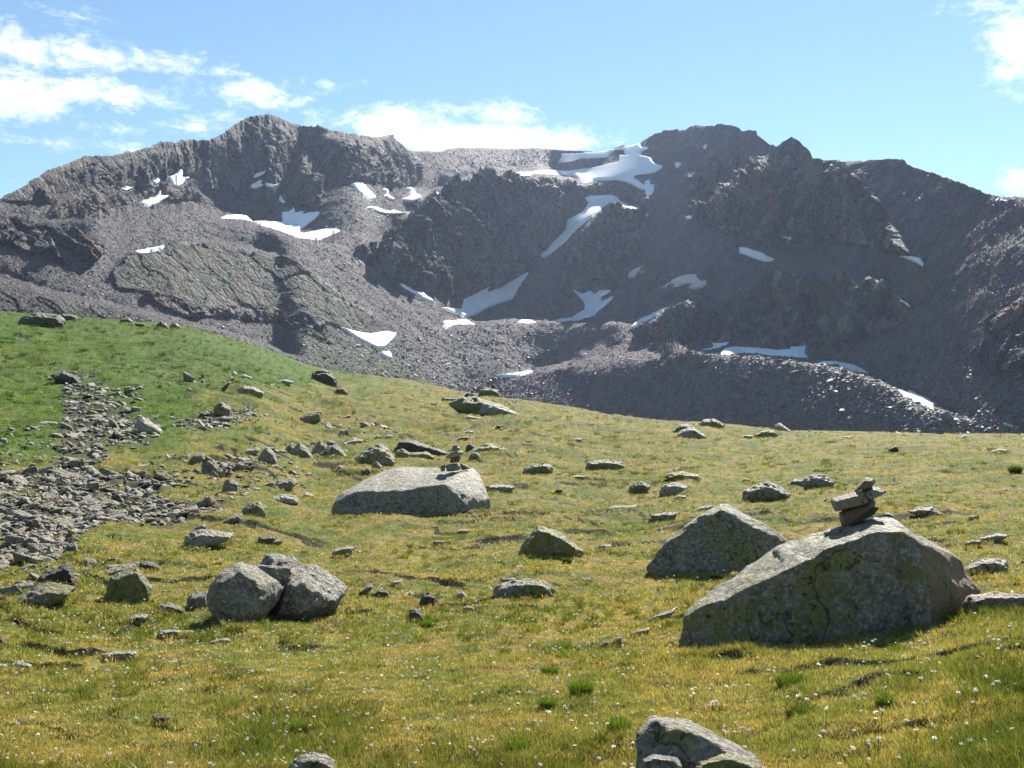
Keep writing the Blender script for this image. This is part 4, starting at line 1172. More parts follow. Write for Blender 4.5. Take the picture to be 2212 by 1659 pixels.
# --- rocks drawn one by one: sheet, outline, (lichen, dark, warm), name, label, options
L = [
 ('g', '645,555 655,510 670,470 685,410 700,370 760,340 820,318 870,308 900,340 960,440 950,480 860,500 760,530 690,545', (.95, .3, 0), 'boulder', 'upright block covered in bright yellow green lichen, lower left meadow', dict(top=.9, thick=.5)),
 ('g', '200,450 250,372 340,348 380,320 420,288 450,312 490,412 495,450 300,470', (.1, .8, .3), 'boulder', 'dark jagged pointed rock near the left edge', dict(top=.9, thick=.4)),
 ('g', '30,580 80,520 130,490 280,412 330,408 480,432 470,455 330,505 150,555 60,592', (.45, .5, .1), 'flat_rock', 'mossy sloping slab lying in front of the dark jagged rock', {}),
 ('g', '500,400 600,394 622,420 600,440 520,440', (.1, .2, 0), 'stone', 'small grey stone with a bright chip right of the dark jagged rock', {}),
 ('g', '480,350 540,322 600,340 620,355 520,365', (.2, .7, .1), 'flat_rock', 'flat dark slab behind the dark jagged rock', {}),
 ('g', '590,390 650,335 800,290 880,275 870,300 760,335 690,370 660,400', (.4, .4, 0), 'flat_rock', 'tilted layered slab behind the lichen covered block', {}),
 ('g', '875,300 890,275 930,270 990,290 1030,325 960,335 900,340', (.2, .75, 0), 'stone', 'dark stone just behind the lichen covered block', {}),
 ('g', '965,610 1020,550 1060,530 1120,550 1170,578 1100,602 1000,614', (.3, .15, 0), 'flat_rock', 'low ribbed grey slab between the lichen block and the round boulder', {}),
 ('g', '1178,515 1195,490 1220,475 1310,463 1320,550 1220,572 1185,545', (.1, .2, 0), 'stone', 'rounded grey stone tucked against the left of the round boulder', {}),
 ('g', '728,655 780,630 860,608 942,612 900,640 850,652 760,668', (.35, .05, 0), 'flat_rock', 'pale flush slab in the grass below the lichen covered block', dict(bury=.5)),
 ('g', '638,860 700,845 860,838 885,846 780,865 700,888 650,885', (.3, .1, .05), 'flat_rock', 'long thin pale slab lying in the lower left grass', dict(bury=.5)),
 ('g', '1205,1082 1260,1068 1330,1052 1442,1055 1400,1090 1230,1100', (.15, .4, .05), 'flat_rock', 'flat grey slab in the grass below the round boulder', dict(bury=.5)),
 ('g', '672,1205 720,1190 850,1188 872,1200 790,1215 700,1225', (.3, .3, 0), 'flat_rock', 'thin dark edged slab low in the left foreground grass', dict(bury=.5)),
 ('g', '960,1250 1000,1248 1110,1250 1060,1275 990,1292', (.1, .8, .1), 'stone', 'dark sunken stone low in the left foreground grass', dict(bury=.5)),
 ('g', '1815,1600 1850,1540 1890,1500 1960,1480 2050,1495 2120,1530 2140,1600 1980,1650 1830,1650', (.35, .12, 0), 'boulder', 'grey rounded rock at the bottom edge, left of centre', {}),
 ('g', '1165,182 1168,115 1200,95 1260,70 1330,76 1400,90 1485,100 1400,128 1300,142 1210,176', (.2, .12, 0), 'boulder', 'low pale grey rock with a long tail below the stone field', {}),
 ('g', '1618,168 1640,116 1740,110 1750,130 1690,165', (.2, .8, .1), 'stone', 'dark sunken rock above the round boulder', {}),
 ('g', '1700,168 1740,140 1790,128 1792,150 1740,172', (.4, .1, 0), 'stone', 'small pale stone leaning on the dark sunken rock', {}),
 ('g', '60,965 70,930 110,900 200,928 190,955 150,965', (0, .1, .05), 'stone', 'pale smooth rock near the left edge in flower strewn grass', dict(bury=.4)),
 ('g', '380,815 395,790 430,780 462,788 445,815', (0, 0, 0), 'stone', 'small white grey stone in the flower strewn grass', {}),
 ('g', '-20,805 0,758 18,755 42,800 20,812', (.2, .7, 0), 'stone', 'small dark pointed stone cut by the left edge', {}),
 ('g', '2100,220 2120,200 2170,185 2230,180 2230,205 2150,222', (.25, .05, 0), 'flat_rock', 'thin pale slab flush with the grass above the rough crusted boulder', dict(bury=.6)),
 ('g', '988,740 1010,715 1060,705 1235,712 1200,730 1050,746', (.35, .1, 0), 'flat_rock', 'flat lichened slab at the foot of the round boulder', dict(bury=.6)),
 ('g', '1318,785 1370,770 1440,758 1462,772 1400,792', (.15, .2, 0), 'flat_rock', 'thin grey slab in grass just below the round boulder', dict(bury=.6)),
 ('g', '-30,610 40,612 140,615 120,640 20,640', (.1, .1, .1), 'flat_rock', 'pale flat slab at the left edge below the mossy slab', dict(bury=.5)),
 ('g', '85,500 100,465 125,448 155,470 130,500', (0, 0, 0), 'stone', 'small white pointed stone at the left edge behind the mossy slab', {}),
 ('h', '1222,240 1250,162 1310,92 1345,46 1362,42 1385,52 1480,92 1560,152 1628,212 1545,216 1420,216 1300,242', (.55, .3, 0), 'boulder', 'small triangular lichened boulder in the middle of the meadow', dict(thick=.6, top=.88)),
 ('h', '1200,330 1205,302 1240,295 1270,312 1298,334 1270,342', (0, .1, 0), 'stone', 'small pale grey stone below the small triangular boulder', {}),
 ('h', '1068,458 1080,435 1110,420 1180,395 1310,384 1400,404 1452,450 1380,490 1260,496 1150,486', (.35, .35, 0), 'boulder', 'low round backed grey green rock lying flat in the central grass', dict(bury=.4)),
 ('h', '1105,400 1110,378 1200,378 1215,392 1130,412', (.2, .7, 0), 'stone', 'dark stone behind the low round backed rock', {}),
 ('h', '733,404 800,382 930,376 1052,388 930,397 800,406', (0, 0, .3), 'flat_rock', 'long thin reddish white slab in the central grass', dict(bury=.6)),
 ('h', '402,432 430,396 490,390 500,430', (0, .05, .15), 'stone', 'pale pinkish stone right of the rough crusted boulder', {}),
 ('h', '595,540 620,480 660,465 700,490 692,550 630,556', (.2, .9, 0), 'stone', 'dark cracked stone in the central grass', {}),
 ('h', '828,505 835,475 870,456 902,500 870,512', (0, 0, 0), 'stone', 'small white upright stone left of the low round backed rock', {}),
 ('h', '503,478 540,460 567,480 542,502 510,502', (0, 0, 0), 'stone', 'small white stone left of the dark cracked stone', {}),
 ('h', '530,642 534,582 570,566 602,590 626,632 570,650', (.15, .95, 0), 'stone', 'small black mossy stone in front of the dark cracked stone', {}),
 ('h', '1580,398 1620,378 1680,378 1695,404 1620,412', (.1, .6, 0), 'stone', 'small flat grey stone right of the low round backed rock', {}),
 ('h', '870,575 880,560 930,558 945,575 900,582', (.1, .1, 0), 'flat_rock', 'small pale flat stone in the grass below the white upright stone', dict(bury=.5)),
 ('h', '48,214 110,186 200,178 150,208 90,222', (.35, .05, .05), 'flat_rock', 'pale flush slab above the centre, beside a dark turf hole', dict(bury=.6)),
 ('h', '210,480 260,430 300,412 305,440 240,474', (.2, .4, 0), 'stone', 'tilted grey stone at the right foot of the rough crusted boulder', {}),
 ('h', '290,484 340,450 400,462 412,490', (.2, .7, .1), 'stone', 'low dark stone between the rough crusted boulder and the centre', {}),
 ('h', '1808,794 1850,745 1887,740 1872,770 1830,797', (.2, .15, 0), 'stone', 'thin upright grey splinter stone right of the centre foreground', {}),
 ('h', '1728,808 1780,775 1802,783 1760,810', (.2, .5, 0), 'stone', 'small dark stone left of the upright splinter stone', {}),
 ('h', '1900,745 1960,712 2060,690 2060,702 1960,745', (.3, .3, 0), 'flat_rock', 'narrow tilted slab behind the upright splinter stone', dict(bury=.5)),
 ('h', '2040,640 2120,605 2212,575 2212,590 2100,640', (.2, .1, 0), 'flat_rock', 'narrow pale slab left of the huge boulder', dict(bury=.5)),
 ('h', '612,342 650,320 712,324 690,346', (0, .05, 0), 'stone', 'small white stone above the long reddish white slab', {}),
 ('h', '1708,190 1740,162 1812,170 1812,195 1730,204', (.2, .2, 0), 'stone', 'pale crusty flat stone right of the small triangular boulder', {}),
 ('h', '680,155 700,142 752,143 742,165', (.2, .3, 0), 'stone', 'small grey flat stone left of the small triangular boulder', {}),
 ('h', '828,87 850,75 922,77 900,92', (.3, .2, 0), 'stone', 'small grey green stone right below the broad flat topped boulder', {}),
 ('h', '848,250 855,225 885,225 892,250', (.1, .9, 0), 'stone', 'tiny black stone above the long reddish white slab', {}),
 ('h', '436,212 442,190 458,190 460,212', (.1, .9, 0), 'stone', 'tiny black upright stone in the grass above the centre', {}),
 ('h', '700,708 740,682 780,675 760,700', (0, .05, .05), 'flat_rock', 'small pale slab beside a green tuft in the centre foreground', dict(bury=.5)),
 ('i', '1840,522 1868,480 1960,484 2040,453 2130,460 2240,465 2330,480 2330,520 2120,508 2000,530 1900,556 1845,542', (0, .02, .35), 'flat_rock', 'sunlit pinkish slab leaning on the right foot of the huge boulder', {}),
 ('i', '1848,305 1880,288 1960,250 2040,248 2112,260 2118,302 2000,330 1890,338', (.2, .2, 0), 'boulder', 'flat cracked pale rock behind the right end of the huge boulder', {}),
 ('i', '1848,152 1900,132 1962,138 1940,152 1880,166', (.1, .5, 0), 'stone', 'low dark stone at right, beyond the huge boulder', {}),
 ('i', '1930,126 2050,94 2122,105 2060,120 1990,138', (.1, .05, 0), 'flat_rock', 'pale flat slab next to the low dark stone on the right', dict(bury=.5)),
 ('i', '-20,592 70,554 78,562 0,594', (.2, .1, 0), 'flat_rock', 'narrow pale slab between the triangular boulder and the centre', dict(bury=.5)),
 ('i', '235,1155 300,1130 412,1140 360,1176 270,1182', (0, 0, .1), 'flat_rock', 'white flat stone sunk in the turf above the bottom right boulder', dict(bury=.5)),
 ('i', '2138,835 2170,805 2200,815 2180,845', (0, .1, .1), 'stone', 'small pale stone in the right foreground grass', {}),
 ('f', '488,1205 500,1165 560,1140 600,1120 640,1104 700,1128 782,1185 700,1192 600,1216 500,1222', (.2, .35, 0), 'boulder', 'rounded grey rock with a dark front, left of the nearest cairn top', {}),
 ('f', '858,1132 870,1090 920,1064 990,1070 1052,1110 1045,1142 950,1150', (.3, .45, 0), 'boulder', 'lumpy dark grey rock directly above the left side of the nearest cairn', {}),
 ('f', '755,1132 800,1100 865,1098 870,1130 800,1142', (.3, .5, 0), 'stone', 'low grey rock joined to the left of the lumpy dark rock', {}),
 ('f', '1498,1292 1560,1270 1650,1270 1725,1312 1640,1322 1550,1302', (.2, .3, 0), 'flat_rock', 'flat ribbed grey rock at right of the nearest cairn', {}),
 ('f', '8,1082 60,1055 120,1050 150,1065 222,1070 236,1096 200,1116 100,1106', (.65, .3, 0), 'boulder', 'flat lichened rock on top of a small group right of the centre', {}),
 ('f', '-20,1180 0,1145 30,1122 100,1118 162,1146 100,1156 50,1184', (.2, .25, 0), 'boulder', 'pale grey rock at the front of the small group right of the centre', {}),
 ('f', '218,762 250,730 320,726 382,765 372,786 260,782', (.45, .4, 0), 'boulder', 'dark round rock on the far meadow crest, right of the pair of rocks', {}),
 ('f', '56,806 110,762 170,756 205,785 120,815', (.3, .5, 0), 'boulder', 'dark rear rock of the pair near the far meadow crest', {}),
 ('f', '70,840 110,800 170,774 222,800 275,836 180,844', (.15, .2, 0), 'boulder', 'pale front rock of the pair near the far meadow crest', {}),
 ('f', '558,828 620,795 690,800 712,826 640,838', (.5, .4, 0), 'stone', 'dark flat rock near the crest, below the pale crest stone', {}),
 ('f', '678,800 688,762 720,750 755,780 790,805 700,812', (.05, .1, 0), 'stone', 'pale crusty stone on the far meadow crest, right of centre', {}),
 ('f', '1792,854 1850,824 1882,840 1888,860', (.1, .5, 0), 'stone', 'dark low stone near the crest on the right', {}),
 ('f', '1382,914 1430,890 1447,912 1410,920', (.0, .9, .1), 'stone', 'small black stone on the upper right meadow', {}),
 ('f', '1878,922 1890,903 1955,906 1947,928', (.0, .9, .2), 'stone', 'small dark brown stone at the upper right meadow', {}),
 ('f', '455,848 510,825 557,830 540,845', (.2, .4, 0), 'stone', 'low grey stone left of the dark flat rock near the crest', {}),
 ('f', '2005,926 2060,908 2115,918 2080,940', (.1, .05, .1), 'flat_rock', 'light flat slab near the upper right edge', dict(bury=.5)),
 ('f', '485,1108 500,1090 540,1095 532,1114', (.1, .1, 0), 'stone', 'tiny grey stone left of the nearest cairn, above the rounded rock', {}),
 ('f', '1080,845 1110,834 1165,836 1150,850', (.2, .2, 0), 'flat_rock', 'small flat grey slab on the upper right meadow', {}),
 ('f', '1860,1355 1880,1320 1930,1310 1945,1350', (.1, .9, 0), 'stone', 'small black stone right of the huge boulder peak', {}),
 ('f', '70,1210 100,1195 150,1200 110,1215', (.0, .05, 0), 'flat_rock', 'thin white slab left of the rounded grey rock', dict(bury=.5)),
 ('f', '170,1300 230,1262 310,1255 300,1275 200,1300', (.2, .1, 0), 'flat_rock', 'flat grey slab behind the peak of the triangular boulder', dict(bury=.5)),
 ('e', '140,1048 200,995 250,950 300,925 352,904 400,940 447,1002 420,1032 300,1046', (.35, .25, 0), 'boulder', 'steep pyramid shaped grey rock behind the broad boulder', {}),
 ('e', '425,978 455,925 480,890 522,880 640,920 772,966 760,980 650,976 540,975', (.1, .85, .1), 'boulder', 'long dark leaning slab behind the broad boulder', dict(top=.8)),
 ('e', '438,1004 448,952 490,938 545,970 505,1006', (.8, .15, 0), 'stone', 'yellow lichened stone under the long dark leaning slab', {}),
 ('e', '518,1002 540,966 640,958 692,986 600,1006', (.4, .2, 0), 'stone', 'grey green low rock in front of the long dark leaning slab', {}),
 ('e', '888,945 900,912 925,908 962,925 940,965 900,960', (.2, .9, 0), 'stone', 'black hollowed rock right behind the slender cairn', {}),
 ('e', '890,970 960,932 1040,908 1120,930 1175,962 1060,976 940,978', (.45, .25, 0), 'boulder', 'grey green rounded rock right of the slender cairn', {}),
 ('e', '905,1005 925,970 960,958 998,1002 940,1018', (.3, .5, 0), 'stone', 'small pointed rock between the slender cairn and the grey green rock', {}),
 ('e', '1005,1200 1030,1170 1110,1164 1208,1178 1170,1205 1120,1216 1030,1216', (.35, .15, 0), 'boulder', 'low crusty rock touching the right end of the broad boulder', {}),
 ('e', '1248,1088 1270,1060 1310,1040 1380,1026 1442,1050 1440,1078 1330,1096', (.4, .5, 0), 'boulder', 'dark domed rock right of the broad boulder', {}),
 ('e', '1642,1066 1660,1030 1690,1016 1780,1010 1880,1024 1905,1060 1760,1072', (.5, .5, 0), 'boulder', 'dark flat topped rock in the grass right of the dark domed rock', {}),
 ('e', '1530,1124 1580,1105 1652,1114 1600,1138', (.4, .4, 0), 'stone', 'sunken grey rock below the dark flat topped rock', {}),
 ('e', '1918,1204 1930,1175 1960,1152 2012,1144 2060,1178 2020,1216 1940,1218', (.35, .5, .05), 'boulder', 'dark angular rock at the left of the small group right of the centre', {}),
 ('e', '825,888 850,868 880,862 912,864 915,884', (.2, .6, 0), 'stone', 'small dark crusty rock above the slender cairn', {}),
 ('e', '872,838 905,824 948,833 905,846', (0, 0, .02), 'flat_rock', 'bright white flat stone in the grass above the slender cairn', {}),
 ('e', '1548,894 1570,873 1632,876 1605,902', (.15, .3, 0), 'stone', 'small crusty grey rock in the upper central meadow', {}),
 ('e', '658,664 670,648 705,650 707,664', (.2, .4, 0), 'stone', 'small rock left of the far cairn slab', {}),
 ('e', '868,746 900,730 985,744 992,758 900,756', (.2, .3, 0), 'flat_rock', 'flat grey slab in the grass below the far cairn slab', {}),
 ('e', '905,800 915,772 970,784 950,800', (.2, .2, 0), 'stone', 'small grey stone below the flat slab under the far cairn', {}),
 ('e', '915,778 935,758 965,765 960,782', (0, .95, 0), 'stone', 'black stone below the flat slab under the far cairn', {}),
 ('e', '1072,812 1090,790 1132,794 1110,814', (0, .95, .1), 'stone', 'small black stone right of the slabs under the far cairn', {}),
 ('e', '1755,1330 1830,1302 1985,1296 1905,1322 1800,1338', (.05, 0, .2), 'flat_rock', 'light brown flat slab in front of a dark turf hole, right of centre', dict(bury=.5)),
 ('e', '2045,1388 2080,1355 2150,1342 2222,1345 2215,1376 2100,1388', (.3, .5, 0), 'flat_rock', 'dark grey flat slab left of the triangular boulder top', {}),
 ('e', '1262,908 1270,888 1302,884 1308,906', (.4, .6, 0), 'stone', 'small mossy stone in the upper central meadow', {}),
 ('e', '1445,1212 1470,1192 1505,1195 1490,1218', (.2, .6, 0), 'stone', 'small dark stone left of the dark angular rock', {}),
 ('e', '292,1084 300,1030 330,1020 362,1050 342,1082', (.5, .3, 0), 'stone', 'small upright lichened stone left behind the broad boulder', {}),
 ('e', '222,1108 230,1072 280,1058 297,1085 250,1112', (.3, .6, 0), 'stone', 'low dark stone left of the small upright lichened stone', {}),
 ('e', '62,1085 90,1045 125,1050 120,1085', (.3, .2, 0), 'stone', 'little pointed stone left of the pyramid shaped rock', {}),
 ('e', '785,662 820,640 862,612 950,615 1060,640 1150,680 1232,726 1100,726 980,712 850,692', (.45, .7, 0), 'boulder', 'long dark sloping outcrop carrying the far low cairn', dict(thick=.5)),
 ('e', '968,706 985,672 1010,654 1080,664 1130,690 1190,714 1232,728 1000,716', (.25, .2, 0), 'boulder', 'lower grey slab leaning on the front of the dark sloping outcrop', dict(thick=.4, push=-.6)),
 ('e', '968,604 978,566 1040,556 1095,568 1110,606', (.4, .7, 0), 'boulder', 'dark square block on the crest with a small cairn behind the outcrop', {}),
 ('e', '738,632 742,616 842,620 832,642', (.2, .7, 0), 'stone', 'low dark stones left of the far cairn outcrop', {}),
 ('e', '58,592 75,560 112,551 147,586', (.2, .5, 0), 'stone', 'dark pointed stone at the foot of the green hill', {}),
 ('e', '108,912 170,886 252,880 205,905', (.1, .1, 0), 'flat_rock', 'pale stacked slab left of the pyramid shaped rock', {}),
 ('e', '368,868 392,852 432,855 400,877', (.05, .05, 0), 'flat_rock', 'small white slab above the long dark leaning slab', {}),
 ('e', '82,854 100,820 150,815 155,842', (.3, .4, 0), 'stone', 'small dark rock above the pale stacked slab', {}),
 ('e', '522,612 545,602 585,608 560,618', (.1, .3, 0), 'stone', 'small grey stone in the grass left of the far outcrop', {}),
 ('e', '878,696 885,688 905,688 905,698', (0, 0, .25), 'stone', 'tiny pinkish white stone below the far outcrop', {}),
 ('d', '115,140 140,105 200,95 240,78 290,90 380,98 410,125 402,160 330,156 250,142 150,148', (.2, .75, 0), 'boulder', 'largest dark outcrop on the crest of the left hill', {}),
 ('d', '372,115 390,86 440,88 482,100 497,124 420,120', (.2, .85, 0), 'boulder', 'dark rock right behind the largest outcrop on the left hill crest', {}),
 ('d', '750,146 765,122 812,112 852,138 840,152 780,152', (.2, .8, 0), 'boulder', 'dark rock on the hill crest, left one of the middle pair', {}),
 ('d', '850,150 880,146 916,150 918,164 860,160', (.1, .8, 0), 'stone', 'low flat dark rock on the hill crest, right one of the middle pair', {}),
 ('d', '972,182 990,155 1020,133 1050,140 1072,182 1030,192', (.2, .8, 0), 'boulder', 'dark cracked rock on the hill crest, left one of the right hand pair', {}),
 ('d', '1068,192 1078,156 1110,140 1140,165 1132,194', (.2, .5, 0), 'boulder', 'grey split rock on the hill crest, right one of the right hand pair', {}),
 ('d', '1502,582 1510,552 1540,538 1600,550 1672,586 1600,600', (.2, .3, 0), 'boulder', 'grey ribbed rock at the foot of the green hillside', {}),
 ('d', '1965,500 1975,462 2010,446 2070,446 2122,485 2135,525 2100,532 2010,522', (.1, .9, 0), 'boulder', 'dark rock face sunk in the turf bank at the right end of the hillside', {}),
 ('d', '2118,588 2140,556 2180,554 2198,592', (.1, .4, 0), 'stone', 'small upright grey rock right of the dark rock face', {}),
 ('d', '1882,772 1900,735 1960,712 2032,702 2032,746 1960,768', (.3, .2, .05), 'boulder', 'slanting brownish slab alone on the central meadow', {}),
 ('d', '1348,724 1355,668 1400,644 1462,680 1455,732 1390,742', (.35, .5, 0), 'boulder', 'rounded dark rock at the head of the short stone gully', {}),
 ('d', '850,790 875,745 905,738 965,775 1028,822 978,862 900,822', (.1, .1, 0), 'flat_rock', 'large pale tilted slab on the right rim of the upper stone field', {}),
 ('d', '1828,1014 1850,942 1895,898 1940,930 1978,992 1900,1016', (.4, .35, 0), 'boulder', 'pointed tent shaped rock, tallest in the row of rocks behind the stone field', {}),
 ('d', '1618,1022 1650,962 1690,924 1732,960 1752,1012 1700,1032', (.35, .3, 0), 'boulder', 'pointed rock left of the tent shaped rock', {}),
 ('d', '1788,972 1810,930 1840,906 1864,930 1842,972', (.3, .4, 0), 'stone', 'narrow upright rock between the two pointed rocks', {}),
 ('d', '1962,974 2000,912 2022,884 2072,920 2052,962', (.3, .3, 0), 'stone', 'upright rock just right of the tent shaped rock', {}),
 ('d', '2005,992 2060,940 2120,904 2148,960 2195,986 2100,988', (.3, .4, 0), 'boulder', 'low wedge shaped rock at the right end of the rock row', {}),
 ('d', '1272,1104 1278,1022 1310,984 1352,1010 1382,1062 1352,1102', (.3, .5, .15), 'boulder', 'upright brownish rock standing at the edge of the small stone patch', {}),
 ('d', '1190,1024 1230,977 1282,964 1295,1000 1240,1022', (.3, .4, 0), 'stone', 'low slanting rock left above the upright brownish rock', {}),
 ('d', '1505,978 1560,945 1620,930 1655,944 1560,988', (.3, .3, 0), 'flat_rock', 'thin tilted slab above the small stone patch', {}),
 ('d', '512,1052 530,1015 575,1007 598,1052', (0, 0, .12), 'stone', 'pale pinkish round stone between the two stone fields', {}),
 ('d', '438,1052 455,1022 500,1018 508,1052', (.1, .2, 0), 'stone', 'light grey stone left of the pale pinkish round stone', {}),
 ('d', '340,1102 380,1085 500,1095 548,1130 480,1162 390,1142', (.2, .3, .1), 'flat_rock', 'broad dark slab at the head of the big stone field', {}),
 ('d', '1402,1214 1415,1152 1450,1124 1510,1155 1505,1204', (.2, .4, 0), 'boulder', 'dark blocky rock in the grass right of the big stone field', {}),
 ('d', '1705,1206 1760,1147 1850,1118 1885,1154 1820,1188 1760,1208', (.25, .3, 0), 'boulder', 'smooth slanting grey rock left of the broad boulder', {}),
 ('d', '1698,1292 1720,1246 1800,1227 1872,1238 1892,1266 1800,1284 1720,1302', (0, 0, 0), 'boulder', 'bright white flat rock left of the broad boulder', {}),
 ('d', '1878,1252 1930,1217 1988,1234 1984,1254', (0, .05, 0), 'stone', 'whitish low stone right beside the bright white flat rock', {}),
 ('d', '1520,1345 1540,1310 1570,1290 1640,1268 1688,1310 1682,1352 1600,1368 1540,1372', (.5, .4, 0), 'boulder', 'rounded dark green rock below the bright white flat rock', {}),
 ('d', '1355,1428 1440,1372 1530,1342 1540,1378 1420,1412', (.35, .4, 0), 'flat_rock', 'low tail of slabs left of the rounded dark green rock', {}),
 ('d', '320,476 400,448 480,478 505,520 420,512 350,490', (.1, .8, 0), 'boulder', 'dark slab at the very top of the upper stone field', {}),
 ('d', '548,662 600,638 662,650 667,682 600,692', (.1, .4, .1), 'boulder', 'rounded slab in the neck of the upper stone field', {}),
 ('d', '248,716 330,698 372,704 300,724', (0, 0, .05), 'flat_rock', 'light flat slab in grass left of the upper stone field', {}),
 ('d', '232,778 300,764 412,784 330,797', (.1, .1, 0), 'flat_rock', 'long grey slab in grass left of the upper stone field', {}),
 ('d', '398,868 440,830 492,844 505,870 430,874', (.1, .4, 0), 'stone', 'rounded grey rock at the lower left rim of the upper stone field', {}),
 ('d', '842,1064 880,1042 942,1038 902,1072', (0, .05, 0), 'flat_rock', 'small white slab in grass right of the pale pinkish stone', {}),
 ('d', '1498,492 1540,468 1592,488 1560,502', (0, .1, 0), 'stone', 'pale rock set in the green hillside', {}),
 ('d', '1728,520 1800,500 1862,518 1790,538', (.1, .3, 0), 'flat_rock', 'flat grey rock on the hillside left of the dark rock face', {}),
 ('d', '1172,584 1195,554 1228,570 1212,588', (0, .1, 0), 'stone', 'small pale stone at the foot of the green hillside', {}),
 ('d', '400,1592 430,1540 482,1530 492,1570 450,1600', (.3, .5, 0), 'stone', 'dark pointed stone at the lower tip of the big stone field', {}),
 ('d', '1205,1470 1250,1425 1290,1408 1312,1430 1260,1470', (.3, .4, 0), 'stone', 'grey pointed stone right of the lower tip of the big stone field', {}),
 ('d', '875,560 880,535 905,532 910,570', (.1, .6, 0), 'stone', 'dark stone in the green bank right of the upper stone field', {}),
 ('d', '-20,900 10,870 45,872 50,905', (.1, .2, 0), 'stone', 'grey stone at the left edge beside the upper stone field', {}),
]
for sheet, txt, look, nm, lab, opt in L:
    o = outline_rock(nm, P(sheet, txt), look=look, label=lab, cat={'boulder': 'boulder', 'stone': 'stone', 'flat_rock': 'flat rock'}[nm], **opt)
print('rocks', time.time() - T0, len(L))

# --- cairns: every stone of a stack is its own thing
DA = DB + .52
CAIRN = [
 ('A', '720,555 850,400 1010,190 1050,180 1250,208 1292,300 1230,400 1180,460 1000,495 850,522', DA + .03, (0, .1, .7), 'pointed brown and grey stone on the very top of the nearest cairn'),
 ('A', '925,522 1180,470 1230,412 1290,425 1400,500 1545,512 1565,580 1310,684 1200,765 1100,795 1010,710', DA + .07, (0, .02, .1), 'bright speckled slab sticking out right near the top of the nearest cairn'),
 ('A', '128,785 160,730 350,668 560,620 800,542 930,520 1020,720 1115,800 1060,842 780,912 470,1022 255,1062 200,950', DA - .03, (.1, .05, .5), 'large tilted slab with a white upper side in the middle of the nearest cairn'),
 ('A', '348,1110 450,1020 780,905 1060,828 1115,790 1230,718 1292,800 1272,940 1150,1045 1000,1200 800,1325 600,1425 430,1465 390,1300', DA, (0, .15, .9), 'big dark brown block at the base of the nearest cairn'),
 ('A', '600,1425 1000,1150 1200,955 1290,938 1385,968 1250,1092 1000,1262 800,1345 640,1440', DA - .05, (0, .9, .3), 'thin dark slab wedged under the brown block of the nearest cairn'),
 ('A', '-40,1620 0,1570 350,1438 440,1450 462,1500 250,1645 140,1690 0,1700', DA - .1, (.05, .05, .15), 'pale flat splinter on the boulder left of the nearest cairn'),
 ('A', '1465,1160 1500,1094 1620,1083 1740,1150 1802,1268 1640,1240', DA + .2, (.2, .7, 0), 'dark pebble behind the peak of the huge boulder, right of the nearest cairn'),
]
for sheet, txt, D_, look, lab in CAIRN:
    outline_rock('cairn_stone', P(sheet, txt), D=D_ - .06, thick=.75, top=.8, look=look, label=lab, cat='cairn stone', group='stones of the nearest cairn', amp=.014, vox=1.5)
DC2 = DR + 1.15
CAIRN2 = [
 ('B', '738,352 780,300 830,258 872,254 916,290 900,342 780,387', (0, 0, .3), 'small pinkish stone on top of the slender cairn'),
 ('B', '615,425 750,380 900,320 992,318 985,352 930,432 800,462 630,452', (.3, .1, 0), 'thin lichened slab second from the top of the slender cairn'),
 ('B', '556,604 660,530 700,500 940,442 1068,428 1068,542 1000,548 860,602 720,642 590,652', (0, 0, 0), 'pale bluish slab in the middle of the slender cairn'),
 ('B', '678,764 700,640 880,580 992,578 992,640 942,752 730,778', (0, .05, .9), 'brown block in the middle of the slender cairn'),
 ('B', '412,885 470,822 550,808 567,870 552,1002 440,1018', (.3, .1, .1), 'small squarish stone at the left foot of the slender cairn'),
 ('B', '568,832 660,800 940,778 988,830 992,942 880,992 600,1008 574,920', (.15, 0, .15), 'large whitish base stone of the slender cairn'),
 ('B', '955,762 1000,758 1100,820 1275,922 1220,942 1010,972 990,850', (.6, .3, 0), 'dark lichened wedge at the right foot of the slender cairn'),
]
for k, (sheet, txt, look, lab) in enumerate(CAIRN2):
    outline_rock('cairn_stone', P(sheet, txt), D=DC2 + (.15 if k == 6 else 0) - .1, thick=.8, top=.85, look=look, label=lab, cat='cairn stone', group='stones of the slender cairn', amp=.014, vox=1.5)
DF = float(meadow_D(1030, 893)) + 1.6
DG = float(meadow_D(1058, 856)) + 1.0
for txt, D_, look, lab in (
    ('575,575 608,490 650,450 705,412 732,420 712,520 620,575', DF, (.1, .9, .3), 'dark leaning stone at the left of the far low cairn'),
    ('750,445 768,392 800,372 838,400 828,452', DF, (0, .6, .8), 'brown pointed stone on top of the far low cairn'),
    ('714,492 750,450 840,448 905,525 800,550 720,540', DF, (.3, .1, 0), 'pale rounded stone in the middle of the far low cairn'),
    ('498,610 520,560 590,552 565,602', DF, (.1, .9, .2), 'small dark stone at the left end of the far low cairn'),
    ('1250,345 1260,280 1290,262 1330,275 1350,345', DG, (.0, .9, .5), 'dark lower stone of the tiny cairn on the crest block'),
    ('1262,290 1268,242 1305,222 1342,250 1338,292', DG, (.0, .8, .8), 'brown top stone of the tiny cairn on the crest block'),
    ('1335,345 1345,298 1392,290 1395,345', DG, (.0, .4, .4), 'small pale brown stone right beside the tiny crest cairn')):
    outline_rock('cairn_stone', P('D', txt), D=D_, thick=.8, top=.85, look=look, label=lab, cat='cairn stone', group='stones of the far cairns', amp=.014, vox=1.3)
print('cairns', time.time() - T0)

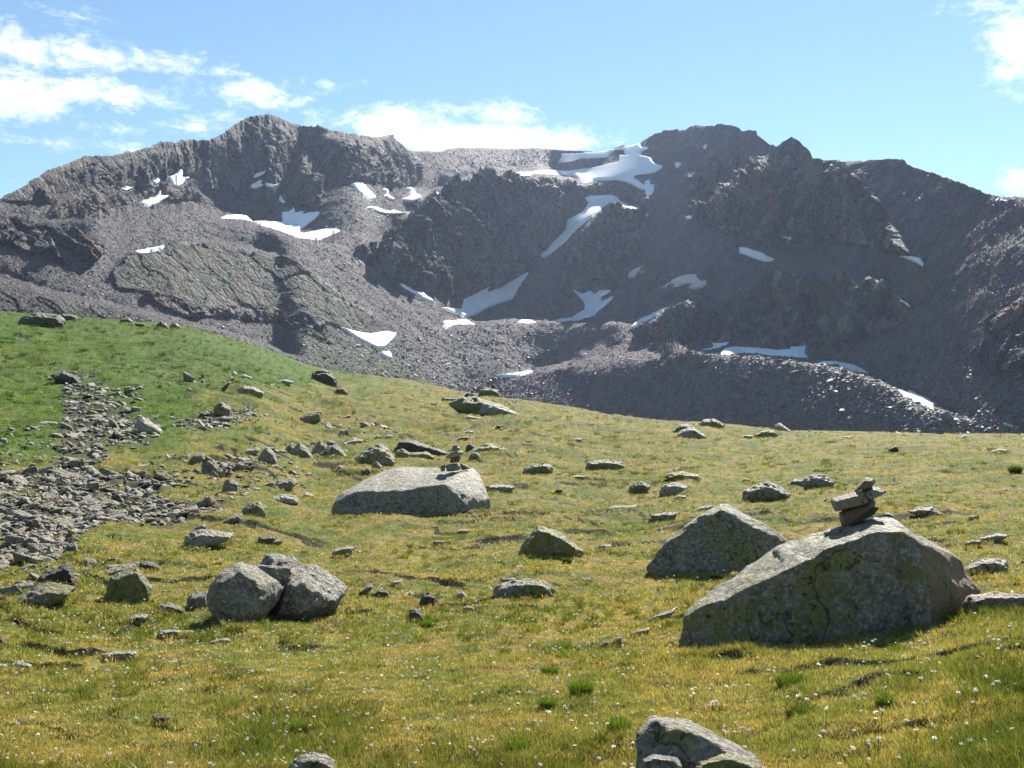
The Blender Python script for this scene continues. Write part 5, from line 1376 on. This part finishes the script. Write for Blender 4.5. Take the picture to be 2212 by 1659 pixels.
# --- loose stones of the stone fields
protos = []
pr = np.random.default_rng(55)
for k in range(12):
    pts = pr.normal(0, 1, (15, 3)); pts /= np.linalg.norm(pts, axis=1, keepdims=True)
    pts *= pr.uniform(.7, 1.15, (15, 1)) * np.array([1.1, pr.uniform(.5, .85), pr.uniform(.2, .5)])
    if k % 2:
        pts = np.clip(pts, -.72 * np.array([1, .8, .45]), .72 * np.array([1, .8, .45])) * 1.25
    o = hull_mesh('stone', [pts * .5], .055, 900 + k, .03)
    me = o.data
    N = len(me.vertices)
    V = np.zeros(N * 3, np.float32); me.vertices.foreach_get('co', V)
    F_ = [list(p.vertices) for p in me.polygons]
    quads = np.array([f for f in F_ if len(f) == 4])
    me.materials.clear(); me.materials.append(m_rock)
    C.objects.unlink(o)
    protos.append((o, V.reshape(-1, 3).copy(), quads))
print('proto verts', [len(p[1]) for p in protos][:4])
SX, SY, SZ, SF = [], [], [], []
NAMEF = ['upper stone field on the left hill', 'narrow neck joining both stone fields', 'short stone gully right of the upper field', 'big stone field at the left edge', 'right arm of the big stone field',
         'small stone patch below the rock row', 'rock row behind the broad boulder', 'grass between the upper and the big stone field', 'grass right of the big stone field',
         'green hillside', 'grass around the dark jagged rock', 'grass left of the pyramid shaped rock']
for k, (poly, dns) in enumerate(FIELDS):
    x0, y0 = poly.min(0); x1, y1 = poly.max(0)
    ar = (x1 - x0) * (y1 - y0)
    nC = int(ar * dns * .046)
    a = rng.uniform(x0, x1, nC); c = rng.uniform(y0, y1, nC)
    m = inpoly(a, c, poly)
    a, c = a[m], c[m]
    a = a + rng.normal(0, 7, len(a)); c = c + rng.normal(0, 3.5, len(c)); c = np.maximum(c, edge_y(a) + 3)
    # perspective: more and smaller ones higher up
    sz = rng.lognormal(2.68, .45, len(a)) * np.where(rng.random(len(a)) < .06, 1.9, 1) * np.interp(c, [790, 900, 1000, 1150, 1700], [.52, .66, .78, .9, 1.0])
    if dns < .3:
        sz *= .8
    SX.append(a); SY.append(c); SZ.append(np.clip(sz, 4, 52)); SF.append(np.full(len(a), k))
# a few strays all over the meadow
nS = 420
a = rng.uniform(-100, 2300, nS); c = rng.uniform(860, 1650, nS)
a[:90] = rng.uniform(300, 2212, 90); c[:90] = edge_y(a[:90]) + rng.uniform(12.5, 24, 90)
ok = c > edge_y(a) + 12
c[:90] -= 11
SX.append(a[ok]); SY.append(c[ok]); SZ.append(rng.lognormal(1.9, .35, ok.sum())); SF.append(np.full(ok.sum(), 99))
SX, SY, SZ, SF = map(np.concatenate, (SX, SY, SZ, SF))
spos, sD, _ = meadow_pos(SX, SY, True)
ssz = SZ * sD / FS
order = np.argsort(-SZ * ((SX > 5) & (SX < 2205) & (SY < 1650) & (SF != 99)))
NIND = 230
yaw = rng.uniform(0, 2 * math.pi, len(SX)); tx = rng.normal(0, .35, len(SX)); ty = rng.normal(0, .35, len(SX))
pk = rng.integers(0, 12, len(SX))
lk = np.stack([rng.uniform(0, .35, len(SX)), rng.uniform(0, .5, len(SX)), np.where(rng.random(len(SX)) < .15, .35, .03)], -1)
palev = np.where(rng.random(len(SX)) < .09, rng.uniform(.2, .5, len(SX)), rng.uniform(.75, 1, len(SX)))
for i in order[:NIND]:
    o = protos[pk[i]][0].copy()
    C.objects.link(o)
    s_ = ssz[i]
    o.location = spos[i] + (0, 0, s_ * .10)
    o.rotation_euler = (tx[i], ty[i], yaw[i]); o.scale = (s_, s_, s_)
    o.color = (*lk[i], palev[i])
    tag(o, 'loose grey angular stone lying in the ' + NAMEF[int(SF[i])], 'stone', 'loose stones in the ' + NAMEF[int(SF[i])])
    o.name = 'stone'
VV, FF, PL, base_i = [], [], [], 0
for i in order[NIND:]:
    _, V, Fq = protos[pk[i]]
    s_ = ssz[i]
    M = np.array((Matrix.Rotation(yaw[i], 3, 'Z') @ Matrix.Rotation(ty[i], 3, 'Y') @ Matrix.Rotation(tx[i], 3, 'X')))
    VV.append(V @ M.T * s_ + spos[i] + np.array([0, 0, s_ * .08])); FF.append(Fq + base_i); base_i += len(V); PL.append(np.full(len(V), 1 - palev[i]))
so = mesh_np('small_stones', np.concatenate(VV), np.concatenate(FF), [m_rock], True, {'pale': ('FLOAT', np.concatenate(PL))})
so.color = (.12, .15, .08, 1)
tag(so, 'small loose stones scattered through the stone fields and the turf', kind='stuff')
print('stones', len(SX), base_i, time.time() - T0)
# ------------------------------------------------------------------ grass
m_grass, n, out = new_mat('grass blades')
gc = n.attr('tint', 'Color')
df = n.new('ShaderNodeBsdfDiffuse'); tr = n.new('ShaderNodeBsdfTranslucent'); gl = n.new('ShaderNodeBsdfGlossy')
n.link(gc, df.inputs[0]); n.link(n.mix(1.0, gc, (1.15, 1.1, .55), 'MULTIPLY'), tr.inputs[0])
gl.inputs['Roughness'].default_value = .3; gl.inputs[0].default_value = (.9, .85, .6, 1)
mx = n.new('ShaderNodeMixShader'); mx.inputs[0].default_value = .42
n.link(df.outputs[0], mx.inputs[1]); n.link(tr.outputs[0], mx.inputs[2])
mx2 = n.new('ShaderNodeMixShader'); mx2.inputs[0].default_value = .02
n.link(mx.outputs[0], mx2.inputs[1]); n.link(gl.outputs[0], mx2.inputs[2])
n.link(mx2.outputs[0], out.inputs[0])


def tint_at(X, Y, lu, r):
    """colour of the grass growing at a place"""
    Pn = np.stack([X, Y, 0 * X], -1)
    R = np.hypot(X, Y)
    a = fbm(Pn * 1.1, 3, 201) * .6 + fbm(Pn * 3.6, 2, 207) * .7 + fbm(Pn * .22, 2, 213) * .5
    g = sstep(a + r.normal(0, .36, X.shape), -.15, .65)          # 1 = green
    g = np.clip(g + lu * .8, 0, 1)[..., None]
    gold = np.array([.41, .335, .125]); straw = np.array([.50, .42, .18]); grn = np.array([.215, .25, .07]); lus = np.array([.10, .185, .008])
    orange = np.array([.41, .265, .105])
    k = r.random(X.shape)[..., None]
    dry = np.where(k < .58, gold, np.where(k < .70, orange, straw))
    gr = grn * (1 - lu[..., None]) + lus * lu[..., None]
    gr = np.where(k > .93, np.array([.2, .19, .05]), gr)
    c = dry * (1 - g) + gr * g
    c = c * r.uniform(.72, 1.22, X.shape)[..., None]
    return c, g[..., 0]


def make_blades(cx, cy, h, spread, nb, col, wmin, r, lean=.5):
    """tufts of blades; per-tuft arrays; returns V, F4, F3, C"""
    N = len(cx)
    idx = np.repeat(np.arange(N), nb)
    M = len(idx)
    ang = r.uniform(0, 2 * math.pi, M); rad = spread[idx] * np.sqrt(r.random(M))
    bx = cx[idx] + np.cos(ang) * rad; by = cy[idx] + np.sin(ang) * rad
    hh = h[idx] * r.uniform(.55, 1.15, M)
    la = ang + r.normal(0, .6, M); ln = lean * r.uniform(.2, 1.2, M) * hh
    fa = r.uniform(0, 2 * math.pi, M)
    w = wmin[idx] * r.uniform(.7, 1.3, M)
    wx, wy = np.cos(fa) * w, np.sin(fa) * w
    return idx, bx, by, hh, la, ln, wx, wy


NT = 150000
tx_ = rng.uniform(-260, 2470, NT); u_ = rng.random(NT)
_mg = rng.uniform(0, 600, 36000); _mg = np.where(rng.random(36000) < .5, -260 - _mg, 2470 + _mg)
tx_ = np.concatenate([tx_, _mg]); u_ = np.concatenate([u_, rng.random(36000)]); NT = len(tx_)
ty_ = edge_y(tx_) + 1 + (1795 - edge_y(tx_)) * u_ ** .88
tp, tD, thol = meadow_pos(tx_, ty_, True)
_q = np.stack([tx_ / 26, ty_ / 14, 0 * tx_], -1)
tf = field_mask(tx_ + 16 * fbm(_q, 3, 611), ty_ + 9 * fbm(_q + 9, 3, 612)) * (fbm(_q * .8 + 4, 3, 613) < .30)
keep = (rng.random(NT) > thol * np.where(tD > 13, .35, .6)) & (rng.random(NT) > np.where(tf > .3, .93, tf))
tx_, ty_, tp, tD = tx_[keep], ty_[keep], tp[keep], tD[keep]
lu = lush(tx_, ty_)
col, gness = tint_at(tp[:, 0], tp[:, 1], lu, rng)
hgt = (.018 + .018 * gness + .018 * np.clip(fbm(tp * .8, 2, 231), 0, 1)) * rng.uniform(.7, 1.35, len(tx_))
hgt = np.maximum(hgt, tD * (3.6 * rng.uniform(.6, 1.5, len(tD))) / FS)
spread = np.maximum(.026 + .012 * rng.random(len(tx_)), tD * 4.2 / FS)
# taller tufts among the short turf
N2 = 11000
x2 = rng.uniform(-200, 2400, N2); y2 = edge_y(x2) + 25 + (1795 - edge_y(x2) - 25) * rng.random(N2)
p2, D2_, h2 = meadow_pos(x2, y2, True)
ok2 = (fbm(p2 * np.array([.9, .9, 0]), 3, 811) + .25 * h2 + .08 * sstep(x2, 1450, 1750) * sstep(y2, 1330, 1480) > rng.uniform(-.15, .5, N2)) & (field_mask(x2, y2) < .3)
x2, y2, p2, D2_ = x2[ok2], y2[ok2], p2[ok2], D2_[ok2]
c2, _ = tint_at(p2[:, 0], p2[:, 1], lush(x2, y2), rng)
c2 = np.array([.085, .135, .016]) * rng.uniform(.6, 1.3, (len(x2), 1)) * (1 - .5 * lush(x2, y2)[:, None]) * .8 + c2 * .2
rep = 5
tx_ = np.concatenate([tx_, np.repeat(x2, rep)]); ty_ = np.concatenate([ty_, np.repeat(y2, rep)])
tp = np.concatenate([tp, np.repeat(p2, rep, 0)]); tD = np.concatenate([tD, np.repeat(D2_, rep)])
col = np.concatenate([col, np.repeat(c2, rep, 0)])
k2_ = np.repeat(rng.uniform(.03, .07, len(x2)), rep) * np.clip(8 / np.repeat(D2_, rep), .75, 1.3)
hgt = np.concatenate([hgt, np.maximum(k2_, np.repeat(D2_, rep) * 6.5 / FS)])
spread = np.concatenate([spread, np.maximum(k2_ * .75, np.repeat(D2_, rep) * 8 / FS)])
# grass growing up against the foot of the rocks
sx_, sy_ = [], []
for ln_ in SKIRT:
    L_ = np.hypot(*np.diff(ln_, axis=0).T); cum = np.concatenate([[0], np.cumsum(L_)])
    m_ = max(6, int(cum[-1] / 1.5)); t_ = rng.uniform(0, cum[-1], m_)
    sx_.append(np.interp(t_, cum, ln_[:, 0]) + rng.normal(0, .8, m_)); sy_.append(np.interp(t_, cum, ln_[:, 1]) + rng.uniform(-1.5, 4, m_))
sx_ = np.concatenate(sx_); sy_ = np.maximum(np.concatenate(sy_), edge_y(sx_) + 1)
p3, D3_, _h3 = meadow_pos(sx_, sy_, True)
c3, _g3 = tint_at(p3[:, 0], p3[:, 1], lush(sx_, sy_), rng)
tx_ = np.concatenate([tx_, sx_]); ty_ = np.concatenate([ty_, sy_]); tp = np.concatenate([tp, p3]); tD = np.concatenate([tD, D3_]); col = np.concatenate([col, c3 * .85])
hgt = np.concatenate([hgt, np.maximum(rng.uniform(.03, .065, len(sx_)), D3_ * 3.5 / FS)]); spread = np.concatenate([spread, np.maximum(.03, D3_ * 3 / FS) + 0 * sx_])
NBL = 9
wm = np.maximum(.0011, tD * .55 / FS)
idx, bx, by, hh, la, ln, wx, wy = make_blades(tp[:, 0], tp[:, 1], hgt, spread, NBL, col, wm, rng, .85)
# ground height near the tuft: local plane from the tuft's own sample
gxs = CX + (bx / np.maximum(by, .1)) * FS * 1.0
dz_dy = np.zeros(len(tp))
e1 = meadow_pos(tx_, ty_ - 1.5)
dy_ = e1 - tp
slope = dy_[:, 2] / np.maximum(np.hypot(dy_[:, 0], dy_[:, 1]), 1e-4)
dirr = tp[:, :2] / np.linalg.norm(tp[:, :2], axis=1, keepdims=True)
bz = tp[idx, 2] + ((bx - tp[idx, 0]) * dirr[idx, 0] + (by - tp[idx, 1]) * dirr[idx, 1]) * np.clip(slope[idx], -.5, .5) - .004
ccol = col[idx] * rng.uniform(.55, 1.5, (len(idx), 1))
nearm = tD[idx] < 15
V0 = np.stack([bx - wx, by - wy, bz], -1); V1 = np.stack([bx + wx, by + wy, bz], -1)
mxx = bx + np.cos(la) * ln * .35; myy = by + np.sin(la) * ln * .35; mzz = bz + hh * .62
V2 = np.stack([mxx - wx * .8, myy - wy * .8, mzz], -1); V3 = np.stack([mxx + wx * .8, myy + wy * .8, mzz], -1)
V4 = np.stack([bx + np.cos(la) * ln, by + np.sin(la) * ln, bz + hh], -1)
nN = int(nearm.sum()); nF = len(idx) - nN
VA = np.stack([V0[nearm], V1[nearm], V2[nearm], V3[nearm], V4[nearm]], 1).reshape(-1, 3)
VB = np.stack([V0[~nearm], V1[~nearm], V4[~nearm]], 1).reshape(-1, 3)
q = np.arange(nN)[:, None] * 5
F4 = q + np.array([0, 1, 3, 2]); F3a = q + np.array([2, 3, 4])
F3b = nN * 5 + np.arange(nF)[:, None] * 3 + np.array([0, 1, 2])
CA_ = np.concatenate([np.repeat(ccol[nearm], 5, 0), np.repeat(ccol[~nearm], 3, 0)])
CA_ = np.concatenate([CA_, np.ones((len(CA_), 1))], 1)
gr = mesh_np('grass', np.concatenate([VA, VB]), [F4, np.concatenate([F3a, F3b])], [m_grass], False, {'tint': ('FLOAT_COLOR', CA_)})
tag(gr, 'short yellow green alpine grass covering the meadow', kind='stuff')
print('grass', len(VA) + len(VB), time.time() - T0)

# --- separate tussocks that stand up from the turf
TUS = [('h', 1620, 1150, 190, 120, 'largest bright green tussock in the centre foreground'),
       ('h', 1410, 1200, 130, 80, 'green tussock just left of the largest tussock in the centre foreground'),
       ('h', 1220, 1490, 190, 120, 'broad green tussock near the bottom edge, left of the long low boulder'),
       ('h', 1860, 1400, 170, 120, 'green tussock touching the left end of the long low boulder'),
       ('h', 655, 690, 110, 70, 'green tussock in front of the small black mossy stone'),
       ('h', 1530, 285, 70, 50, 'small dark green tussock below the small triangular boulder'),
       ('h', 1500, 800, 150, 70, 'flat green tussock in the middle foreground'),
       ('h', 1420, 975, 130, 70, 'green tussock upper left of the largest foreground tussock'),
       ('g', 1890, 1350, 150, 90, 'green tussock in the left foreground above the bottom edge rock'),
       ('g', 1650, 660, 90, 60, 'bright green tussock under the round leaning boulder'),
       ('i', 790, 1050, 220, 110, 'green tussock below the middle of the huge boulder'),
       ('i', 1690, 1560, 0, 0, ''),
       ('i', 1450, 830, 130, 80, 'green tussock in front of the right part of the huge boulder'),
       ('i', 2140, 1050, 220, 120, 'large dark green tussock at the right edge'),
       ('i', 850, 1230, 220, 110, 'dark green tussock low in the right foreground'),
       ('f', 2160, 1075, 90, 50, 'dark tussock at the right edge beyond the huge boulder'),
       ('i', 1360, 1180, 120, 80, 'green tussock beside a peat hollow, right foreground')]
for sh, x, y, w, h_, lab in TUS:
    if not w:
        continue
    ox, oy, s = SHEETS[sh]
    X, Y = ox + x * s, oy + y * s
    p, D_, _ = meadow_pos(np.array([X]), np.array([Y]), True)
    D_ = float(D_[0]); W_m = w * s * D_ / FS; H_m = h_ * s * D_ / FS * .95
    nbl = int(260 + 900 * W_m)
    r_ = np.random.default_rng(int(x + y))
    ang = r_.uniform(0, 2 * math.pi, nbl); rad = np.sqrt(r_.random(nbl)) * W_m * .36
    bx, by = np.cos(ang) * rad, np.sin(ang) * rad * .8
    hh = H_m * r_.uniform(.5, 1.1, nbl) * (1 - .45 * (rad / (W_m * .36)) ** 2)
    ln = hh * r_.uniform(.1, .5, nbl) + rad * .45
    fa = r_.uniform(0, 2 * math.pi, nbl); ww = max(.0013, D_ * .38 / FS) * r_.uniform(.7, 1.3, nbl)
    wx, wy = np.cos(fa) * ww, np.sin(fa) * ww
    z0 = np.full(nbl, -.01)
    A0 = np.stack([bx - wx, by - wy, z0], -1); A1 = np.stack([bx + wx, by + wy, z0], -1)
    mx_, my_ = bx + np.cos(ang) * ln * .3, by + np.sin(ang) * ln * .3
    A2 = np.stack([mx_ - wx * .8, my_ - wy * .8, hh * .62], -1); A3 = np.stack([mx_ + wx * .8, my_ + wy * .8, hh * .62], -1)
    A4 = np.stack([bx + np.cos(ang) * ln, by + np.sin(ang) * ln, hh], -1)
    VV_ = np.stack([A0, A1, A2, A3, A4], 1).reshape(-1, 3)
    q = np.arange(nbl)[:, None] * 5
    dark = 'dark' in lab
    cc = np.array([.075, .125, .02] if dark else [.11, .20, .022]) * r_.uniform(.65, 1.25, (nbl, 1)) * np.where(r_.random((nbl, 1)) < .12, np.array([[2.2, 1.3, 2.5]]), 1)
    cc = np.concatenate([np.repeat(cc, 5, 0), np.ones((nbl * 5, 1))], 1)
    o = mesh_np('grass_tussock', VV_, [q + np.array([0, 1, 3, 2]), q + np.array([2, 3, 4])], [m_grass], False, {'tint': ('FLOAT_COLOR', cc)})
    o.location = p[0]
    tag(o, lab, 'grass tussock', 'green tussocks in the near meadow')

# ------------------------------------------------------------------ white flowers
m_wf, n, out = new_mat('white flower')
b = n.new('ShaderNodeBsdfPrincipled'); b.inputs['Base Color'].default_value = (.86, .86, .82, 1); b.inputs['Roughness'].default_value = .7
tr = n.new('ShaderNodeBsdfTranslucent'); tr.inputs[0].default_value = (.9, .9, .85, 1)
mx = n.new('ShaderNodeMixShader'); mx.inputs[0].default_value = .5
n.link(b.outputs[0], mx.inputs[1]); n.link(tr.outputs[0], mx.inputs[2]); n.link(mx.outputs[0], out.inputs[0])
m_stem, n, out = new_mat('flower stem')
b = n.new('ShaderNodeBsdfPrincipled'); b.inputs['Base Color'].default_value = (.14, .18, .04, 1); n.link(b.outputs[0], out.inputs[0])
m_pf = m_wf.copy(); m_pf.name = 'pink flower'
for nd in m_pf.node_tree.nodes:
    if nd.type == 'BSDF_PRINCIPLED': nd.inputs['Base Color'].default_value = (.75, .12, .3, 1)
    if nd.type == 'BSDF_TRANSLUCENT': nd.inputs[0].default_value = (.8, .15, .35, 1)


def flower_geo(seed, ragged=.45):
    """ragged head of narrow petals round a small heart, unit size"""
    r_ = np.random.default_rng(seed)
    V, F_ = [], []
    npet = 11
    for k in range(npet):
        a = 2 * math.pi * k / npet + r_.uniform(-.2, .2); L_ = .5 * r_.uniform(1 - ragged, 1.1); dr = r_.uniform(-.35, .45)
        ca, sa = math.cos(a), math.sin(a); wd = .11
        i0 = len(V)
        V += [(ca * .06 + sa * .03, sa * .06 - ca * .03, 0), (ca * .06 - sa * .03, sa * .06 + ca * .03, 0),
              (ca * L_ * .7 - sa * wd, sa * L_ * .7 + ca * wd, dr * .3 + .06), (ca * L_, sa * L_, dr * .6), (ca * L_ * .7 + sa * wd, sa * L_ * .7 - ca * wd, dr * .3 + .06)]
        F_ += [(i0, i0 + 4, i0 + 2, i0 + 1), (i0 + 4, i0 + 3, i0 + 2, i0 + 2)]
    i0 = len(V)
    for z in (-.1, .16):
        for k in range(6):
            V.append((.16 * math.cos(k * math.pi / 3), .16 * math.sin(k * math.pi / 3), z))
    V += [(0, 0, -.18), (0, 0, .27)]
    q = []
    t = [(f[0], f[1], f[2]) for f in F_ if f[2] == f[3]]
    F_ = [f for f in F_ if f[2] != f[3]]
    for k in range(6):
        F_.append((i0 + k, i0 + (k + 1) % 6, i0 + 6 + (k + 1) % 6, i0 + 6 + k))
        t += [(i0 + (k + 1) % 6, i0 + k, i0 + 12), (i0 + 6 + k, i0 + 6 + (k + 1) % 6, i0 + 13)]
    return np.array(V, float), np.array(F_), np.array(t)


def stem_geo():
    V, F_ = [], []
    for j, z in enumerate((-.3, .5, 1.0)):
        for k in range(4):
            V.append((.035 * math.cos(k * math.pi / 2) + .05 * z * z, .035 * math.sin(k * math.pi / 2), z))
    for j in range(2):
        for k in range(4):
            F_.append((j * 4 + k, j * 4 + (k + 1) % 4, j * 4 + 4 + (k + 1) % 4, j * 4 + 4 + k))
    return np.array(V), np.array(F_)


NFL = 8000
fx = rng.uniform(-60, 2270, NFL); fy = 930 + (1700 - 930) * rng.random(NFL)
cl_ = fbm(np.stack([fx / 90, fy / 60, 0 * fx], -1), 3, 301)
w_ = .22 + .55 * sstep(cl_, -.1, .5)
w_ += .55 * np.exp(-((fx - 260) / 330) ** 2 - ((fy - 1350) / 110) ** 2)
w_ *= np.interp(fy, [930, 1050, 1250, 1420, 1600, 1700], [.12, .5, .85, .8, .42, .4])
w_ *= np.interp(fx, [0, 1400, 1700, 2212], [1, 1, .6, .45])
w_ *= (fy > edge_y(fx) + 12)
okf = (rng.random(NFL) < w_) & (field_mask(fx, fy) < .3) & ~inpoly(fx, fy, P('i', '60,900 125,560 520,300 1310,-10 1950,430 1900,700 1300,760 600,860')) \
    & ~inpoly(fx, fy, P('g', '1300,500 1450,260 1850,220 2200,450 1900,620 1500,700'))
fx, fy = fx[okf], fy[okf]
fp, fD, _ = meadow_pos(fx, fy, True)
hd_ = rng.uniform(.014, .025, len(fx)); hd_ = np.maximum(hd_, fD * 4.0 / FS)
hs_ = rng.uniform(.03, .06, len(fx))
order = np.argsort(-hd_ / fD * ((fx > 3) & (fx < 2209) & (fy < 1650)))
heads = []
for k in range(4):
    Vh, Fh, Th = flower_geo(400 + k)
    o = mesh_np('flower_head', Vh, [Fh, Th], [m_wf], False, link=False)
    heads.append((o.data, Vh, Fh, Th))
Vs, Fs_ = stem_geo()
stem_me = mesh_np('stem', Vs, Fs_, [m_stem], True, link=False).data
for rank, i in enumerate(order[:240]):
    e = bpy.data.objects.new('white_flower', None); e.empty_display_size = .02
    C.objects.link(e); e.location = fp[i]
    tag(e, 'small white flower with a ragged head standing in the near meadow grass', 'flower', 'white flowers in the near meadow')
    s_ = bpy.data.objects.new('stem', stem_me); C.objects.link(s_); s_.parent = e; s_.scale = (hs_[i] * .7, hs_[i] * .7, hs_[i])
    h_ = bpy.data.objects.new('flower_head', heads[rank % 4][0]); C.objects.link(h_); h_.parent = e
    h_.location = (hs_[i] * .035, 0, hs_[i]); h_.scale = (hd_[i],) * 3
    h_.rotation_euler = (rng.uniform(-.2, .9), rng.uniform(-.5, .5), rng.uniform(0, 6.28))
VV, F4_, F3_, b0 = [], [], [], 0
for rank, i in enumerate(order[240:]):
    _, Vh, Fh, Th = heads[rank % 4]
    M = np.array(Matrix.Rotation(rng.uniform(0, 6.28), 3, 'Z') @ Matrix.Rotation(rng.uniform(-.2, .9), 3, 'X'))
    VV.append(Vh @ M.T * hd_[i] + fp[i] + np.array([0, 0, hs_[i]])); F4_.append(Fh + b0); F3_.append(Th + b0); b0 += len(Vh)
wf = mesh_np('white_flowers', np.concatenate(VV), [np.concatenate(F4_), np.concatenate(F3_)], [m_wf], False)
tag(wf, 'tiny white flowers dotted over the farther meadow', kind='stuff')
p = meadow_pos(np.array([2036.0]), np.array([1392.0]))[0]
e = bpy.data.objects.new('pink_flower', None); C.objects.link(e); e.location = p; e.empty_display_size = .02
tag(e, 'single pink flower in the grass in front of the huge boulder', 'flower')
Vh, Fh, Th = flower_geo(77, .1)
for k, (ox_, oy_, z_) in enumerate([(0, 0, .055), (.012, .004, .048)]):
    o = mesh_np('flower_head', Vh, [Fh, Th], [m_pf], False, parent=e); o.location = (ox_, oy_, z_); o.scale = (.024,) * 3; o.rotation_euler = (.6, 0, k)
s_ = bpy.data.objects.new('stem', stem_me); C.objects.link(s_); s_.parent = e; s_.scale = (.04, .04, .055)
print('flowers', len(fx), time.time() - T0)

# ------------------------------------------------------------------ cross on the main summit
m_wood, n, out = new_mat('grey wood')
b = n.new('ShaderNodeBsdfPrincipled'); b.inputs['Roughness'].default_value = .8
n.link(n.mix(n.noise(n.new('ShaderNodeNewGeometry').outputs['Position'], 8, 4), (.06, .05, .04), (.12, .1, .08)), b.inputs['Base Color'])
n.link(b.outputs[0], out.inputs[0])
pc = mtn_at(np.array([581.0]), np.array([float(sky_y(581.0)) + 1.0]), Pd[:NR])[0]
e = bpy.data.objects.new('summit_cross', None); C.objects.link(e); e.location = pc - np.array([0, 0, .6]); e.empty_display_size = .5
tag(e, 'tiny dark cross standing on the top of the main left summit', 'cross')


def bevel_box(name, sx, sy, sz, loc, parent, mat):
    bm = bmesh.new(); bmesh.ops.create_cube(bm, size=1)
    for v_ in bm.verts: v_.co = Vector((v_.co.x * sx, v_.co.y * sy, v_.co.z * sz))
    bmesh.ops.bevel(bm, geom=bm.edges[:], offset=.02, segments=1, affect='EDGES')
    me = bpy.data.meshes.new(name); bm.to_mesh(me); bm.free(); me.materials.append(mat)
    o = bpy.data.objects.new(name, me); C.objects.link(o); o.parent = parent; o.location = loc
    return o


bevel_box('post', .2, .2, 2.6, (0, 0, 1.1), e, m_wood)
bevel_box('crossbar', 1.1, .16, .18, (0, -.03, 1.8), e, m_wood)
HAZE = 0.00011
# ------------------------------------------------------------------ the air
hz = bpy.data.materials.new('air')
hz.use_nodes = True
n = NB(hz.node_tree)
o_ = n.new('ShaderNodeOutputMaterial')
pv = n.new('ShaderNodeVolumePrincipled')
pv.inputs['Color'].default_value = (.58, .72, 1.0, 1)
pv.inputs['Density'].default_value = HAZE
pv.inputs['Anisotropy'].default_value = .35
n.link(pv.outputs[0], o_.inputs['Volume'])
x0, x1, y0, y1, z0, z1 = -26000, 26000, -26000, 26000, -151.5, float(Pd[..., 2].max()) + 12
hv = np.array([(x, y, z) for x in (x0, x1) for y in (y0, y1) for z in (z0, z1)], float)
hf = np.array([(0, 1, 3, 2), (4, 6, 7, 5), (0, 4, 5, 1), (2, 3, 7, 6), (0, 2, 6, 4), (1, 5, 7, 3)])
hazeo = mesh_np('haze', hv, hf, [hz])
tag(hazeo, 'thin blue mountain air', kind='stuff')
print('script', time.time() - T0)
